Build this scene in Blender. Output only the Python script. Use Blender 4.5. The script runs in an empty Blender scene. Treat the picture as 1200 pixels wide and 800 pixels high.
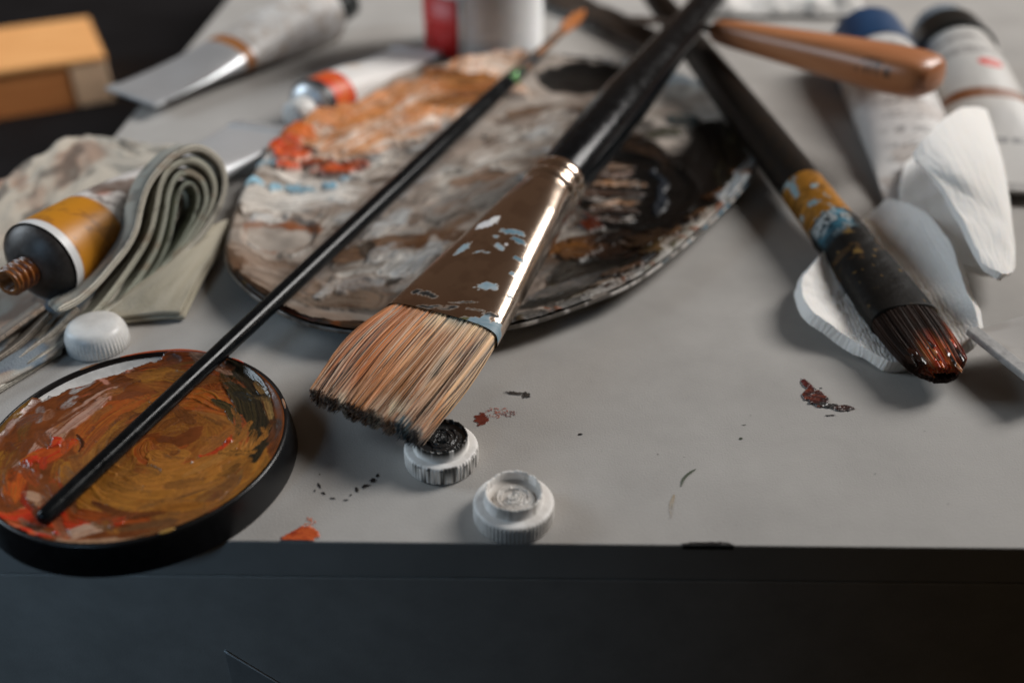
import bpy, math, random
import numpy as np
from mathutils import Matrix, Vector

random.seed(7); RNG = np.random.default_rng(7)
S = 0.01                                   # everything below is written in centimetres
scene = bpy.context.scene
COL = scene.collection

# ------------------------------------------------------------------ camera geometry (for measuring places)
HC = 22.5; FPX = 1167.0; PITCH = math.radians(35.2)
sp, cp = math.sin(PITCH), math.cos(PITCH)
def ray(u, v):
    a = (u-600)/FPX; b = (400-v)/FPX
    return np.array([a, cp+b*sp, -sp+b*cp])
def P(u, v, h=0.0):
    d = ray(u, v); t = (HC-h)/-d[2]
    return np.array([0, 0, HC]) + t*d

# ------------------------------------------------------------------ numpy helpers
def vnoise(x, y, seed=0):
    x = np.asarray(x, float); y = np.asarray(y, float)
    xi = np.floor(x).astype(np.int64); yi = np.floor(y).astype(np.int64)
    fx = x-xi; fy = y-yi
    fx = fx*fx*(3-2*fx); fy = fy*fy*(3-2*fy)
    def h(a, b):
        n = (a*374761393 + b*668265263 + seed*1442695041) & 0x7fffffff
        n = ((n ^ (n >> 13))*1274126177) & 0x7fffffff
        n = n ^ (n >> 16)
        return (n & 0xffff)/65535.0
    return (h(xi, yi)*(1-fx)+h(xi+1, yi)*fx)*(1-fy) + (h(xi, yi+1)*(1-fx)+h(xi+1, yi+1)*fx)*fy
def fbm(x, y, seed=0, o=4):
    r = 0; a = .5
    for i in range(o):
        r = r + a*vnoise(x*2**i, y*2**i, seed+i*17); a *= .5
    return r/(1-.5**o)
def sstep(a, b, x):
    t = np.clip((x-a)/(b-a), 0, 1); return t*t*(3-2*t)
def crom(pts, n, closed=False):
    p = np.array(pts, float); m = len(p)
    if closed:
        ext = np.vstack([p[-1], p, p[0], p[1]]); segs = m
    else:
        ext = np.vstack([2*p[0]-p[1], p, 2*p[-1]-p[-2]]); segs = m-1
    t = np.linspace(0, segs, n, endpoint=not closed)
    i = np.minimum(t.astype(int), segs-1); f = (t-i)[:, None]
    a, b, c, d = ext[i], ext[i+1], ext[i+2], ext[i+3]
    return .5*((2*b)+(-a+c)*f+(2*a-5*b+4*c-d)*f**2+(-a+3*b-3*c+d)*f**3)
def rgb(r, g, b):
    f = lambda c: (c/255/12.92 if c/255 <= .04045 else ((c/255+.055)/1.055)**2.4)
    return np.array([f(r), f(g), f(b)])

class Canvas:
    """a raster of paint: colour, coverage, thickness, roughness"""
    def __init__(s, x0, x1, y0, y1, res, base=(.5, .5, .5), rough=.5, cover=0.0):
        s.x0, s.y0, s.res = x0, y0, res
        s.W = int((x1-x0)*res)+1; s.H = int((y1-y0)*res)+1
        s.col = np.zeros((s.H, s.W, 3))+np.array(base); s.a = np.zeros((s.H, s.W))+cover
        s.h = np.zeros((s.H, s.W)); s.r = np.zeros((s.H, s.W))+rough
    def win(s, lo, hi):
        i0 = max(0, int((lo[0]-s.x0)*s.res)); i1 = min(s.W, int((hi[0]-s.x0)*s.res)+2)
        j0 = max(0, int((lo[1]-s.y0)*s.res)); j1 = min(s.H, int((hi[1]-s.y0)*s.res)+2)
        if i1 <= i0 or j1 <= j0: return None
        X, Y = np.meshgrid(s.x0+np.arange(i0, i1)/s.res, s.y0+np.arange(j0, j1)/s.res)
        return (slice(j0, j1), slice(i0, i1)), X, Y
    def put(s, sl, al, c, hh=None, rough=None, keep=.35):
        A = al[..., None]
        s.col[sl] = s.col[sl]*(1-A)+c*A
        s.a[sl] = np.maximum(s.a[sl], al)
        if hh is not None: s.h[sl] = s.h[sl]*(1-al*(1-keep))+hh*al
        if rough is not None: s.r[sl] = s.r[sl]*(1-al)+rough*al
    def stroke(s, pts, w, cols, h=.04, op=1, nb=7, dry=0.0, seed=None, rough=.3, taper=.6, er=.5):
        seed = int(RNG.integers(1, 9999)) if seed is None else seed
        pts = np.array(pts, float)
        q = crom(pts, max(8, 6*len(pts))) if len(pts) > 2 else pts[0]+(pts[1]-pts[0])*np.linspace(0, 1, 6)[:, None]
        r = s.win(q.min(0)-w, q.max(0)+w)
        if r is None: return
        sl, X, Y = r
        best = np.full(X.shape, 1e9); T = np.zeros(X.shape); D = np.zeros(X.shape)
        L = 0
        for a, b in zip(q[:-1], q[1:]):
            d = b-a; l = np.hypot(*d)+1e-9; d = d/l
            t = np.clip((X-a[0])*d[0]+(Y-a[1])*d[1], 0, l)
            ex = X-a[0]-t*d[0]; ey = Y-a[1]-t*d[1]
            dd = ex*ex+ey*ey
            m = dd < best
            best = np.where(m, dd, best); T = np.where(m, L+t, T)
            D = np.where(m, np.sign(d[0]*ey-d[1]*ex)*np.sqrt(dd), D)
            L += l
        tt = T/L
        hw = w/2*(1-taper*np.abs(2*tt-1)**3)
        sx = D/np.maximum(hw, 1e-6)
        br = vnoise(sx*nb+50, T*.5, seed)*.65+vnoise(sx*nb*2.7, T*.9, seed+3)*.35
        edge = np.abs(sx)+.35*(fbm(X*3/max(w, .15), Y*3/max(w, .15), seed+5)-.5)
        al = 1-sstep(.82, 1.0, edge)
        if dry: al = al*sstep(dry*(.25+.75*tt)-.12, dry*(.25+.75*tt)+.12, br)
        al = al*op
        cols = [np.array(c) for c in cols]
        n = len(cols)-1
        k = np.clip((br-.22)/.56, 0, 1)*n
        if n == 0: c = np.zeros(X.shape+(3,))+cols[0]
        else:
            i = np.minimum(k.astype(int), n-1); f = (k-i)[..., None]
            arr = np.array(cols); c = arr[i]*(1-f)+arr[i+1]*f
        hh = h*(.35+.75*br+er*np.exp(-((np.abs(sx)-.85)/.12)**2))
        s.put(sl, al, c, hh, rough)
    def dab(s, c0, rx, ry, rot, cols, h=.04, op=1, seed=None, rough=.3, rag=.5, soft=.08, dry=0):
        seed = int(RNG.integers(1, 9999)) if seed is None else seed
        R = max(rx, ry)*1.5
        r = s.win(np.array(c0[:2])-R, np.array(c0[:2])+R)
        if r is None: return
        sl, X, Y = r
        x = X-c0[0]; y = Y-c0[1]
        a = (x*math.cos(rot)+y*math.sin(rot))/rx; b = (-x*math.sin(rot)+y*math.cos(rot))/ry
        k = 2.2/min(rx, ry)
        e = np.hypot(a, b)+rag*(fbm(X*k, Y*k, seed)-.5)*1.4
        al = (1-sstep(1-soft, 1.0, e))*op
        n1 = fbm(a*2.2+9, b*5+3, seed+7)
        if dry: al = al*sstep(dry-.08, dry+.08, fbm(X*k*2.5, Y*k*2.5, seed+11))
        cols = [np.array(c) for c in cols]; n = len(cols)-1
        if n == 0: c = np.zeros(X.shape+(3,))+cols[0]
        else:
            kk = np.clip((n1-.25)/.5, 0, 1)*n; i = np.minimum(kk.astype(int), n-1); f = (kk-i)[..., None]
            arr = np.array(cols); c = arr[i]*(1-f)+arr[i+1]*f
        s.put(sl, al, c, h*(.6+.8*n1), rough)
    def sample(s, x, y):
        u = np.clip((np.asarray(x)-s.x0)*s.res, 0, s.W-1.001); v = np.clip((np.asarray(y)-s.y0)*s.res, 0, s.H-1.001)
        i = u.astype(int); j = v.astype(int); f = u-i; g = v-j
        def bl(A):
            F, G = (f, g) if A.ndim == 2 else (f[..., None], g[..., None])
            return (A[j, i]*(1-F)+A[j, i+1]*F)*(1-G)+(A[j+1, i]*(1-F)+A[j+1, i+1]*F)*G
        return bl(s.col), bl(s.a), bl(s.h), bl(s.r)

# ------------------------------------------------------------------ materials
def new_mat(name):
    m = bpy.data.materials.new(name); m.use_nodes = True
    nt = m.node_tree
    return m, nt, nt.nodes['Principled BSDF']
def add_bump(nt, b, scale, strength, dist=.0005, detail=4, stretch=None, kind='noise', height=None):
    tc = nt.nodes.new('ShaderNodeTexCoord'); mp = nt.nodes.new('ShaderNodeMapping')
    nt.links.new(tc.outputs['Object'], mp.inputs[0])
    k = 100.0
    mp.inputs['Scale'].default_value = (k*(stretch or (1, 1, 1))[0], k*(stretch or (1, 1, 1))[1], k*(stretch or (1, 1, 1))[2])
    tx = nt.nodes.new('ShaderNodeTexNoise'); tx.inputs['Scale'].default_value = scale; tx.inputs['Detail'].default_value = detail
    nt.links.new(mp.outputs[0], tx.inputs['Vector'])
    bp = nt.nodes.new('ShaderNodeBump'); bp.inputs['Strength'].default_value = strength; bp.inputs['Distance'].default_value = dist
    nt.links.new(tx.outputs[0], bp.inputs['Height']); nt.links.new(bp.outputs[0], b.inputs['Normal'])
    return mp, tx, bp
def mat(name, c, rough=.5, metal=0, var=.12, vscale=1.5, bump=0, bscale=10, stretch=None, coat=0, c2=None, sss=0, spec=None, rvar=.15):
    m, nt, b = new_mat(name)
    b.inputs['Metallic'].default_value = metal
    if coat: b.inputs['Coat Weight'].default_value = coat; b.inputs['Coat Roughness'].default_value = .12
    if spec is not None: b.inputs['Specular IOR Level'].default_value = spec
    if sss:
        b.inputs['Subsurface Weight'].default_value = sss; b.inputs['Subsurface Radius'].default_value = (.002, .0015, .001)
    tc = nt.nodes.new('ShaderNodeTexCoord'); mp = nt.nodes.new('ShaderNodeMapping')
    st = stretch or (1, 1, 1)
    mp.inputs['Scale'].default_value = tuple(100*q for q in st)
    nt.links.new(tc.outputs['Object'], mp.inputs[0])
    tx = nt.nodes.new('ShaderNodeTexNoise'); tx.inputs['Scale'].default_value = vscale; tx.inputs['Detail'].default_value = 6
    tx.inputs['Roughness'].default_value = .65
    nt.links.new(mp.outputs[0], tx.inputs['Vector'])
    rp = nt.nodes.new('ShaderNodeValToRGB')
    c = np.array(c, float); d = np.array(c2, float) if c2 is not None else c*(1-var)
    rp.color_ramp.elements[0].position = .36; rp.color_ramp.elements[1].position = .64
    rp.color_ramp.elements[0].color = (*d, 1); rp.color_ramp.elements[1].color = (*np.clip(c*(1+(var*.5 if c2 is None else 0)), 0, 1), 1)
    nt.links.new(tx.outputs[0], rp.inputs[0]); nt.links.new(rp.outputs[0], b.inputs['Base Color'])
    mr = nt.nodes.new('ShaderNodeMapRange')
    mr.inputs['From Min'].default_value = .3; mr.inputs['From Max'].default_value = .7
    mr.inputs['To Min'].default_value = max(.03, rough*(1-rvar)); mr.inputs['To Max'].default_value = min(1, rough*(1+rvar))
    nt.links.new(tx.outputs[0], mr.inputs[0]); nt.links.new(mr.outputs[0], b.inputs['Roughness'])
    if bump:
        t2 = nt.nodes.new('ShaderNodeTexNoise'); t2.inputs['Scale'].default_value = bscale; t2.inputs['Detail'].default_value = 5
        nt.links.new(mp.outputs[0], t2.inputs['Vector'])
        bp = nt.nodes.new('ShaderNodeBump'); bp.inputs['Strength'].default_value = bump; bp.inputs['Distance'].default_value = .0005
        nt.links.new(t2.outputs[0], bp.inputs['Height']); nt.links.new(bp.outputs[0], b.inputs['Normal'])
    return m
def painted(name, bump=.15, bscale=12, coat=0, spec=.5):
    """colour, metal and roughness come from the mesh's own paint attributes"""
    m, nt, b = new_mat(name)
    a = nt.nodes.new('ShaderNodeAttribute'); a.attribute_name = 'Col'
    p = nt.nodes.new('ShaderNodeAttribute'); p.attribute_name = 'Prop'
    sx = nt.nodes.new('ShaderNodeSeparateColor')
    nt.links.new(p.outputs['Color'], sx.inputs[0])
    nt.links.new(a.outputs['Color'], b.inputs['Base Color'])
    nt.links.new(sx.outputs[0], b.inputs['Metallic']); nt.links.new(sx.outputs[1], b.inputs['Roughness'])
    b.inputs['Specular IOR Level'].default_value = spec
    if coat: b.inputs['Coat Weight'].default_value = coat; b.inputs['Coat Roughness'].default_value = .1
    if bump: add_bump(nt, b, bscale, bump)
    return m

M = {}
M['table'] = mat('table_white', (.375, .357, .337), .6, var=.09, vscale=.22, bump=.30, bscale=14, spec=.35)
M['table_front'] = mat('table_front', (.40, .375, .35), .6, var=.10, vscale=.5, bump=.2, bscale=12, spec=.25)
M['gap'] = mat('gap_dark', (.03, .028, .026), .8)
M['floor'] = mat('floor_dark', (.012, .009, .008), .8, var=.3, vscale=.05, spec=.1)
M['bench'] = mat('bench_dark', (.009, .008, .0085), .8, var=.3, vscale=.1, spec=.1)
M['black_lacquer'] = mat('black_lacquer', (.005, .006, .007), .2, var=.3, vscale=2, bump=.04, bscale=6, rvar=.5, spec=.16)
M['black_worn'] = mat('black_worn', (.012, .011, .010), .38, var=.5, vscale=2.5, bump=.3, bscale=5, c2=(.02, .014, .010), spec=.09)
M['black_plastic'] = mat('black_plastic', (.006, .006, .0065), .32, var=.2, vscale=3, bump=.05, bscale=20)
M['nickel'] = mat('nickel', (.55, .46, .38), .14, metal=1, var=.12, vscale=1.2, bump=.03, bscale=8)
M['gold'] = mat('brass', (.62, .30, .05), .34, metal=.75, var=.3, vscale=2.5, bump=.15, bscale=5)
M['silver'] = mat('aluminium', (.66, .68, .70), .42, metal=.7, var=.1, vscale=1.0, bump=.12, bscale=2)
M['plastic_white'] = mat('cap_white', (.66, .645, .62), .42, var=.08, vscale=2.5, bump=.08, bscale=12, sss=.08)
M['cotton'] = None
M['wood_handle'] = mat('wood_handle', (.42, .175, .075), .38, c2=(.30, .11, .045), vscale=2.0, stretch=(.15, 1.6, 1.6), bump=.06, bscale=5)
M['wood_box'] = mat('wood_box', (.85, .44, .17), .5, c2=(.70, .32, .11), vscale=.8, stretch=(.2, 2, 2), bump=.1, bscale=4)
M['wood_box_shaded'] = mat('wood_box_front_shaded', (.66, .26, .085), .5, c2=(.52, .19, .06), vscale=.8, stretch=(.2, 2, 2))  # same box wood, with the shade of its upright faces put into the colour
M['wood_end'] = mat('wood_end_grain', (.85, .58, .38), .6, var=.2, vscale=3)
M['jar'] = mat('jar_white', (.86, .86, .86), .4, var=.05, vscale=2, sss=.1)
M['red'] = mat('label_red', (.55, .018, .016), .45, var=.1)
M['label_white'] = mat('label_white', (.75, .72, .70), .5, var=.05)
M['tissue'] = mat('tissue', (.74, .72, .69), .9, var=.05, bump=.3, bscale=12)
M['blade'] = mat('blade_stained', (.022, .018, .016), .5, metal=.1, c2=(.05, .034, .024), vscale=1.2, bump=.2, bscale=5)
M['blue_cap'] = mat('cap_blue', (.005, .045, .125), .45, var=.15, vscale=2)
M['black_cap'] = mat('cap_black', (.010, .012, .012), .35, var=.2, vscale=2, spec=.2)
M['ochre_neck'] = mat('ochre_paint', (.30, .105, .022), .32, c2=(.13, .04, .012), vscale=3, bump=.3, bscale=4)
M['paint'] = painted('wet_paint', bump=.10, bscale=14, spec=.4)
M['palette_paint'] = painted('palette_paint', bump=.15, bscale=12, spec=.2)
M['dark_coat'] = painted('dark_coat', bump=.25, bscale=7, spec=.12)
M['dark_hair'] = painted('dark_hair', bump=0, spec=.12)
M['paint_dry'] = painted('dry_paint', bump=.2, bscale=16)
M['metal_paint'] = painted('metal_with_paint', bump=.05, bscale=8)
M['tube'] = painted('tube_print', bump=.10, bscale=3)
M['hair'] = painted('bristle', bump=0, spec=.35)
M['cloth'] = painted('rag', bump=.7, bscale=14, spec=.1)
M['wood_print'] = painted('wood_print', bump=.05, bscale=8)
def cotton():
    m, nt, b = new_mat('cotton')
    b.inputs['Base Color'].default_value = (.88, .86, .83, 1); b.inputs['Roughness'].default_value = .95
    b.inputs['Specular IOR Level'].default_value = .1
    b.inputs['Subsurface Weight'].default_value = .25; b.inputs['Subsurface Radius'].default_value = (.003, .0025, .002)
    uv = nt.nodes.new('ShaderNodeUVMap'); w = nt.nodes.new('ShaderNodeTexWave')
    w.inputs['Scale'].default_value = 1.5; w.inputs['Distortion'].default_value = 5.0; w.inputs['Detail'].default_value = 2; w.inputs['Detail Scale'].default_value = 2
    nt.links.new(uv.outputs[0], w.inputs['Vector'])
    tc = nt.nodes.new('ShaderNodeTexCoord'); n = nt.nodes.new('ShaderNodeTexNoise'); n.inputs['Scale'].default_value = 900; n.inputs['Detail'].default_value = 4
    nt.links.new(tc.outputs['Object'], n.inputs['Vector'])
    mx = nt.nodes.new('ShaderNodeMath'); mx.operation = 'ADD'
    mw = nt.nodes.new('ShaderNodeMath'); mw.operation = 'MULTIPLY'; mw.inputs[1].default_value = .5
    nt.links.new(w.outputs['Fac'], mw.inputs[0]); nt.links.new(mw.outputs[0], mx.inputs[0]); nt.links.new(n.outputs[0], mx.inputs[1])
    bp = nt.nodes.new('ShaderNodeBump'); bp.inputs['Strength'].default_value = .45; bp.inputs['Distance'].default_value = .0005
    nt.links.new(mx.outputs[0], bp.inputs['Height']); nt.links.new(bp.outputs[0], b.inputs['Normal'])
    return m
M['cotton'] = cotton()

# ------------------------------------------------------------------ object helpers
def link(o, parent=None):
    COL.objects.link(o)
    if parent is not None: o.parent = parent
    return o
def mesh(name, V, F, m, parent=None, smooth=True, col=None, prop=None, uv=None, label=None, sharp=None):
    me = bpy.data.meshes.new(name)
    V = np.asarray(V, float)*S
    me.from_pydata(V.tolist(), [], [tuple(int(i) for i in f) for f in F])
    if smooth: me.polygons.foreach_set('use_smooth', [True]*len(me.polygons))
    if col is not None:
        a = me.color_attributes.new('Col', 'FLOAT_COLOR', 'POINT')
        c = np.ones((len(V), 4)); c[:, :3] = col; a.data.foreach_set('color', c.ravel())
        p = me.color_attributes.new('Prop', 'FLOAT_COLOR', 'POINT')
        c = np.ones((len(V), 4)); c[:, 0] = 0; c[:, 1] = .5
        if prop is not None: c[:, :2] = np.broadcast_to(np.asarray(prop, float), (len(V), 2))
        p.data.foreach_set('color', c.ravel())
    if uv is not None:
        l = me.uv_layers.new(name='UVMap'); idx = np.zeros(len(me.loops), int); me.loops.foreach_get('vertex_index', idx)
        l.data.foreach_set('uv', np.asarray(uv, float)[idx].ravel())
    me.materials.append(m)
    if sharp:
        try: me.set_sharp_from_angle(angle=math.radians(sharp))
        except Exception: pass
    me.update()
    o = link(bpy.data.objects.new(name, me), parent)
    if label: o['label'] = label
    return o
def frame(o, x, up=(0, 0, 1)):
    x = Vector(x).normalized(); y = Vector(up).cross(x).normalized(); z = x.cross(y)
    m = Matrix.Identity(4)
    for i, a in enumerate((x, y, z)):
        for j in range(3): m[j][i] = a[j]
    m.translation = Vector(o)
    return m
def thing(name, label, cat, m=None, group=None):
    o = link(bpy.data.objects.new(name, None)); o.empty_display_size = .01
    if m is not None:
        if not isinstance(m, Matrix): m = Matrix.Translation(Vector([float(q) for q in m]))
        m = m.copy(); m.translation = m.translation*S
        o.matrix_world = m
    o['label'] = label; o['category'] = cat
    if group: o['group'] = group
    return o
def tag(o, label, cat, group=None):
    o['label'] = label; o['category'] = cat
    if group: o['group'] = group
def to_local(m, p):
    return np.array(m.inverted() @ Vector([float(q) for q in p]))
def grid_faces(nr, nc, closed):
    F = []
    for i in range(nr-1):
        for j in range(nc if closed else nc-1):
            k = (j+1) % nc
            F.append((i*nc+j, i*nc+k, (i+1)*nc+k, (i+1)*nc+j))
    return F
def loft(rings, cap0=True, cap1=True, closed=True):
    R = np.array(rings); nr, nc = R.shape[:2]
    V = R.reshape(-1, 3); F = grid_faces(nr, nc, closed)
    if cap0: F.append(tuple(range(nc-1, -1, -1)))
    if cap1: F.append(tuple(range((nr-1)*nc, nr*nc)))
    return V, F
def sring(s, a, b, n=2.0, N=48, y0=0, z0=0):
    t = np.linspace(0, 2*math.pi, N, endpoint=False)
    c, si = np.cos(t), np.sin(t)
    return np.stack([np.full(N, s), y0+a*np.sign(c)*np.abs(c)**(2/n), z0+b*np.sign(si)*np.abs(si)**(2/n)], 1)
def lathe_x(prof, N=48):
    return loft([sring(s, max(r, 1e-4), max(r, 1e-4), 2, N) for s, r in prof])
def lathe_z(prof, N=64, rib=None):
    t = np.linspace(0, 2*math.pi, N, endpoint=False); R = []
    for r, z in prof: R.append(np.stack([r*np.cos(t), r*np.sin(t), np.full(N, z)], 1))
    return R
def box(x0, x1, y0, y1, z0, z1):
    V = [(x, y, z) for z in (z0, z1) for y in (y0, y1) for x in (x0, x1)]
    F = [(0, 2, 3, 1), (4, 5, 7, 6), (0, 1, 5, 4), (2, 6, 7, 3), (0, 4, 6, 2), (1, 3, 7, 5)]
    return np.array(V, float), F
def bevel(o, w, seg=2):
    md = o.modifiers.new('bevel', 'BEVEL'); md.width = w*S; md.segments = seg; md.limit_method = 'ANGLE'
def prisms(pts, z0, z1):
    n = len(pts)
    V = [(x, y, z0) for x, y in pts]+[(x, y, z1) for x, y in pts]
    F = [tuple(range(n-1, -1, -1)), tuple(range(n, 2*n))]+[(i, (i+1) % n, n+(i+1) % n, n+i) for i in range(n)]
    return np.array(V, float), F

# ------------------------------------------------------------------ setting
fl = mesh('floor', *box(-600, 600, -600, 900, -76, -74), M['floor'], smooth=False); fl['kind'] = 'structure'

# table: front edge and left edge measured from the photograph
A = P(250, 633.5); B = P(1200, 642.5)
edir = (B-A)/np.linalg.norm(B-A); fdir = np.array([-edir[1], edir[0], 0])
XL = -22.4
c0 = A+edir*((XL-A[0])/edir[0])
TM = frame(c0, edir)
tb = thing('table', 'white wooden table with paint marks, scuffed front edge and drawer below', 'table', TM)
o = mesh('tabletop', *box(0, 95, 0, 95, -1.55, 0), M['table'], tb, smooth=False); bevel(o, .07, 3)
o = mesh('drawer_front', *box(.8, 94, .02, 1.6, -15, -1.63), M['table_front'], tb, smooth=False); bevel(o, .05, 2)
mesh('frame_rail', *box(.5, 94.5, 1.7, 4, -15.5, -1.56), M['gap'], tb, smooth=False)
mesh('side_panel', *box(.3, 2.3, 4.1, 94, -60, -1.57), M['table_front'], tb, smooth=False)
for x, y in ((1.2, 1.8), (90, 1.8), (2.4, 89), (90, 89)):
    mesh('leg', *box(x, x+4, y, y+4, -74, -15.6), M['table_front'], tb, smooth=False)
def on_table(u, v): return to_local(TM, P(u, v, 0))[:2]

def smear(name, uvbox, draw, label, h=.012, res=45, thr=.5):
    """a crust of dried paint lying on the table top: only covered cells become mesh"""
    q = np.array([on_table(u, v) for u, v in ((uvbox[0], uvbox[1]), (uvbox[2], uvbox[1]), (uvbox[0], uvbox[3]), (uvbox[2], uvbox[3]))])
    lo = q.min(0)-.1; hi = q.max(0)+.1
    lo[1] = max(lo[1], .02)
    c = Canvas(lo[0], hi[0], lo[1], hi[1], res)
    draw(c)
    J, I = np.meshgrid(np.arange(c.H-1), np.arange(c.W-1), indexing='ij')
    am = (c.a[:-1, :-1]+c.a[1:, :-1]+c.a[:-1, 1:]+c.a[1:, 1:])/4 > thr
    ids = {}; V = []; F = []; C = []; R = []
    def vid(j, i):
        k = (j, i)
        if k not in ids:
            ids[k] = len(V); V.append((c.x0+i/res, c.y0+j/res, .012+c.h[j, i]*sstep(.4, 1, c.a[j, i])))
            C.append(c.col[j, i]); R.append((0, c.r[j, i]))
        return ids[k]
    for j, i in zip(J[am], I[am]):
        F.append((vid(j, i), vid(j, i+1), vid(j+1, i+1), vid(j+1, i)))
    if F:
        o = mesh(name, V, F, M['paint_dry'], tb, col=np.array(C), prop=np.array(R), label=label)
        if name == 'paint_specks': o['kind'] = 'stuff'
T = on_table
red_or = [(.42, .055, .015), (.55, .11, .03), (.30, .03, .012)]
dk = [(.012, .012, .013), (.03, .026, .024)]
smear('paint_smear', (325, 600, 380, 642), lambda c: (c.dab(T(352, 628), .55, .30, .15, red_or, .03, rag=.5), c.dab(T(362, 620), .22, .4, .2, [(.6, .25, .16), (.5, .12, .05)], .01, rag=1.2, dry=.45),
      c.dab(T(345, 634), .45, .12, .05, red_or, .05, rag=.6), c.dab(T(358, 628), .36, .4, 0, red_or, .03, rag=.6)), 'orange red paint smear at the front edge')
def arc(c):
    for (u, v, a, b, r) in ((374, 569, .05, .16, .5), (379, 578, .1, .05, -.4), (390, 584, .13, .04, -.1), (405, 586, .1, .03, .1), (418, 574, .06, .14, .3), (428, 570, .16, .08, .6), (437, 563, .12, .1, .9), (442, 557, .05, .09, 0), (375, 556, .04, .03, 0), (411, 580, .05, .03, 0), (369, 575, .03, .06, 0)):
        c.dab(T(u, v), a, b, r, dk, .01, rag=1.1)
smear('paint_smear', (364, 550, 450, 592), arc, 'broken black ring of cap print', res=60)
smear('paint_smear', (588, 452, 626, 472), lambda c: (c.dab(T(603, 461), .38, .1, -.15, dk, .012, rag=.9), c.dab(T(616, 463), .17, .19, .2, dk, .012, rag=.8)), 'black paint dab', res=60)
smear('paint_smear', (548, 474, 612, 510), lambda c: (c.dab(T(564, 491), .26, .35, .2, [(.16, .035, .02), (.1, .02, .014)], .012, rag=.8), c.dab(T(582, 484), .4, .3, .3, [(.36, .16, .12), (.25, .07, .05)], .006, rag=.8, dry=.53),
      c.dab(T(598, 485), .3, .14, .4, [(.14, .04, .03)], .008, rag=.9, dry=.5)), 'faded brown red smear beside the caps', res=60)
smear('paint_smear', (936, 440, 1004, 492), lambda c: (c.dab(T(946, 452), .16, .4, .35, [(.10, .008, .008), (.04, .008, .006)], .04, rag=.4), c.dab(T(955, 466), .42, .52, .2, [(.17, .03, .012), (.05, .010, .008), (.02, .008, .008)], .06, rag=.45),
      c.dab(T(972, 476), .5, .13, -.1, dk, .04, rag=.6), c.dab(T(988, 479), .38, .16, .1, [(.06, .02, .014), (.02, .01, .01)], .04, rag=.6), c.dab(T(962, 455), .06, .04, 0, dk, .01), c.dab(T(973, 487), .2, .04, .1, dk, .01, rag=.6)), 'dark red paint flake', res=60)
smear('paint_smear', (796, 545, 820, 575), lambda c: (c.stroke([T(815, 550), T(806, 556), T(800, 563), T(798, 570)], .12, [(.03, .05, .03), (.1, .11, .08)], .01, dry=.5),), 'thin green paint tick', res=60)
smear('paint_smear', (780, 575, 800, 620), lambda c: (c.stroke([T(790, 580), T(786, 594), T(787, 606), T(790, 616)], .16, [(.3, .24, .16), (.38, .32, .25)], .006, dry=.75),), 'faint ochre drip line', res=60)
smear('paint_smear', (855, 490, 890, 525), lambda c: (c.dab(T(868, 514), .08, .06, .2, [(.06, .07, .05)], .008, rag=.8), c.dab(T(872, 498), .09, .03, .2, [(.14, .14, .12)], .006, rag=.8)), 'grey green fleck', res=60)
smear('paint_smear', (672, 504, 690, 514), lambda c: c.dab(T(680, 509), .09, .05, .1, dk, .01, rag=.6), 'small black fleck', res=80)
smear('paint_smear', (794, 630, 862, 642), lambda c: (c.dab(T(822, 638), .7, .09, .02, dk, .03, rag=.5), c.dab(T(842, 638), .45, .1, 0, dk, .03, rag=.5)), 'black crust on the front edge', res=50)
sp_rng = np.random.default_rng(3)
def specks(c):
    for k in range(26):
        u = sp_rng.uniform(420, 1150); v = sp_rng.uniform(430, 620)
        c.dab(T(u, v), sp_rng.uniform(.02, .035), sp_rng.uniform(.015, .03), sp_rng.uniform(0, 3), [(.14, .13, .11), (.25, .22, .19)], .004, rag=.4, soft=.3)
smear('paint_specks', (410, 425, 1160, 630), specks, 'tiny dried specks', res=40, thr=.4)
# crust hanging over the arris and a lifted scrap on the drawer front
Vc, Fc = box(0, 1.55, -.012, .03, -.16, .02)
q = T(800, 638); mesh('paint_crust', Vc+np.array([q[0], 0, 0]), Fc, mat('crust', (.018, .02, .021), .6, var=.5, vscale=6), tb, smooth=False)

# dark bench and wooden box beyond the left end of the table
ZB = -12.0
bm_ = P(20, 150, ZB)
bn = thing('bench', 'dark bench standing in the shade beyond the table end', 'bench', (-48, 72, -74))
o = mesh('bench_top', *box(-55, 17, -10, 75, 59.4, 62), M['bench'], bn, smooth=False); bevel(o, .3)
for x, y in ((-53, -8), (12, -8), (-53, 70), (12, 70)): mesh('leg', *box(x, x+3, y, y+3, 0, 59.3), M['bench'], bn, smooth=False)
zt = -12+4.2
pa = P(-60, 92, zt); pb = P(122, 66, zt)
xd = (pb-pa); xd[2] = 0; xd /= np.linalg.norm(xd)
BM = frame((pb[0], pb[1], -12+.02), xd)
bx = thing('wooden_box', 'pale wooden box with a lighter corner post, beside the silver tube', 'box', BM)
o = mesh('front_panel', *box(-26, -3.2, .12, 1.0, 0, 3.7), M['wood_box_shaded'], bx, smooth=False)
o = mesh('corner_post', *box(-3.15, -.02, 0, 1.1, 0, 3.7), M['wood_end'], bx, smooth=False); bevel(o, .12)
o = mesh('side_panel', *box(-1.0, 0, 1.15, 12.0, 0, 3.7), M['wood_box'], bx, smooth=False)
o = mesh('lid', *box(-26.2, .1, -.1, 12.2, 3.75, 4.3), M['wood_box'], bx, smooth=False); bevel(o, .15, 3)
o = mesh('back_panel', *box(-26, -1.1, 11.1, 12.0, 0, 3.7), M['wood_box_shaded'], bx, smooth=False)

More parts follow.
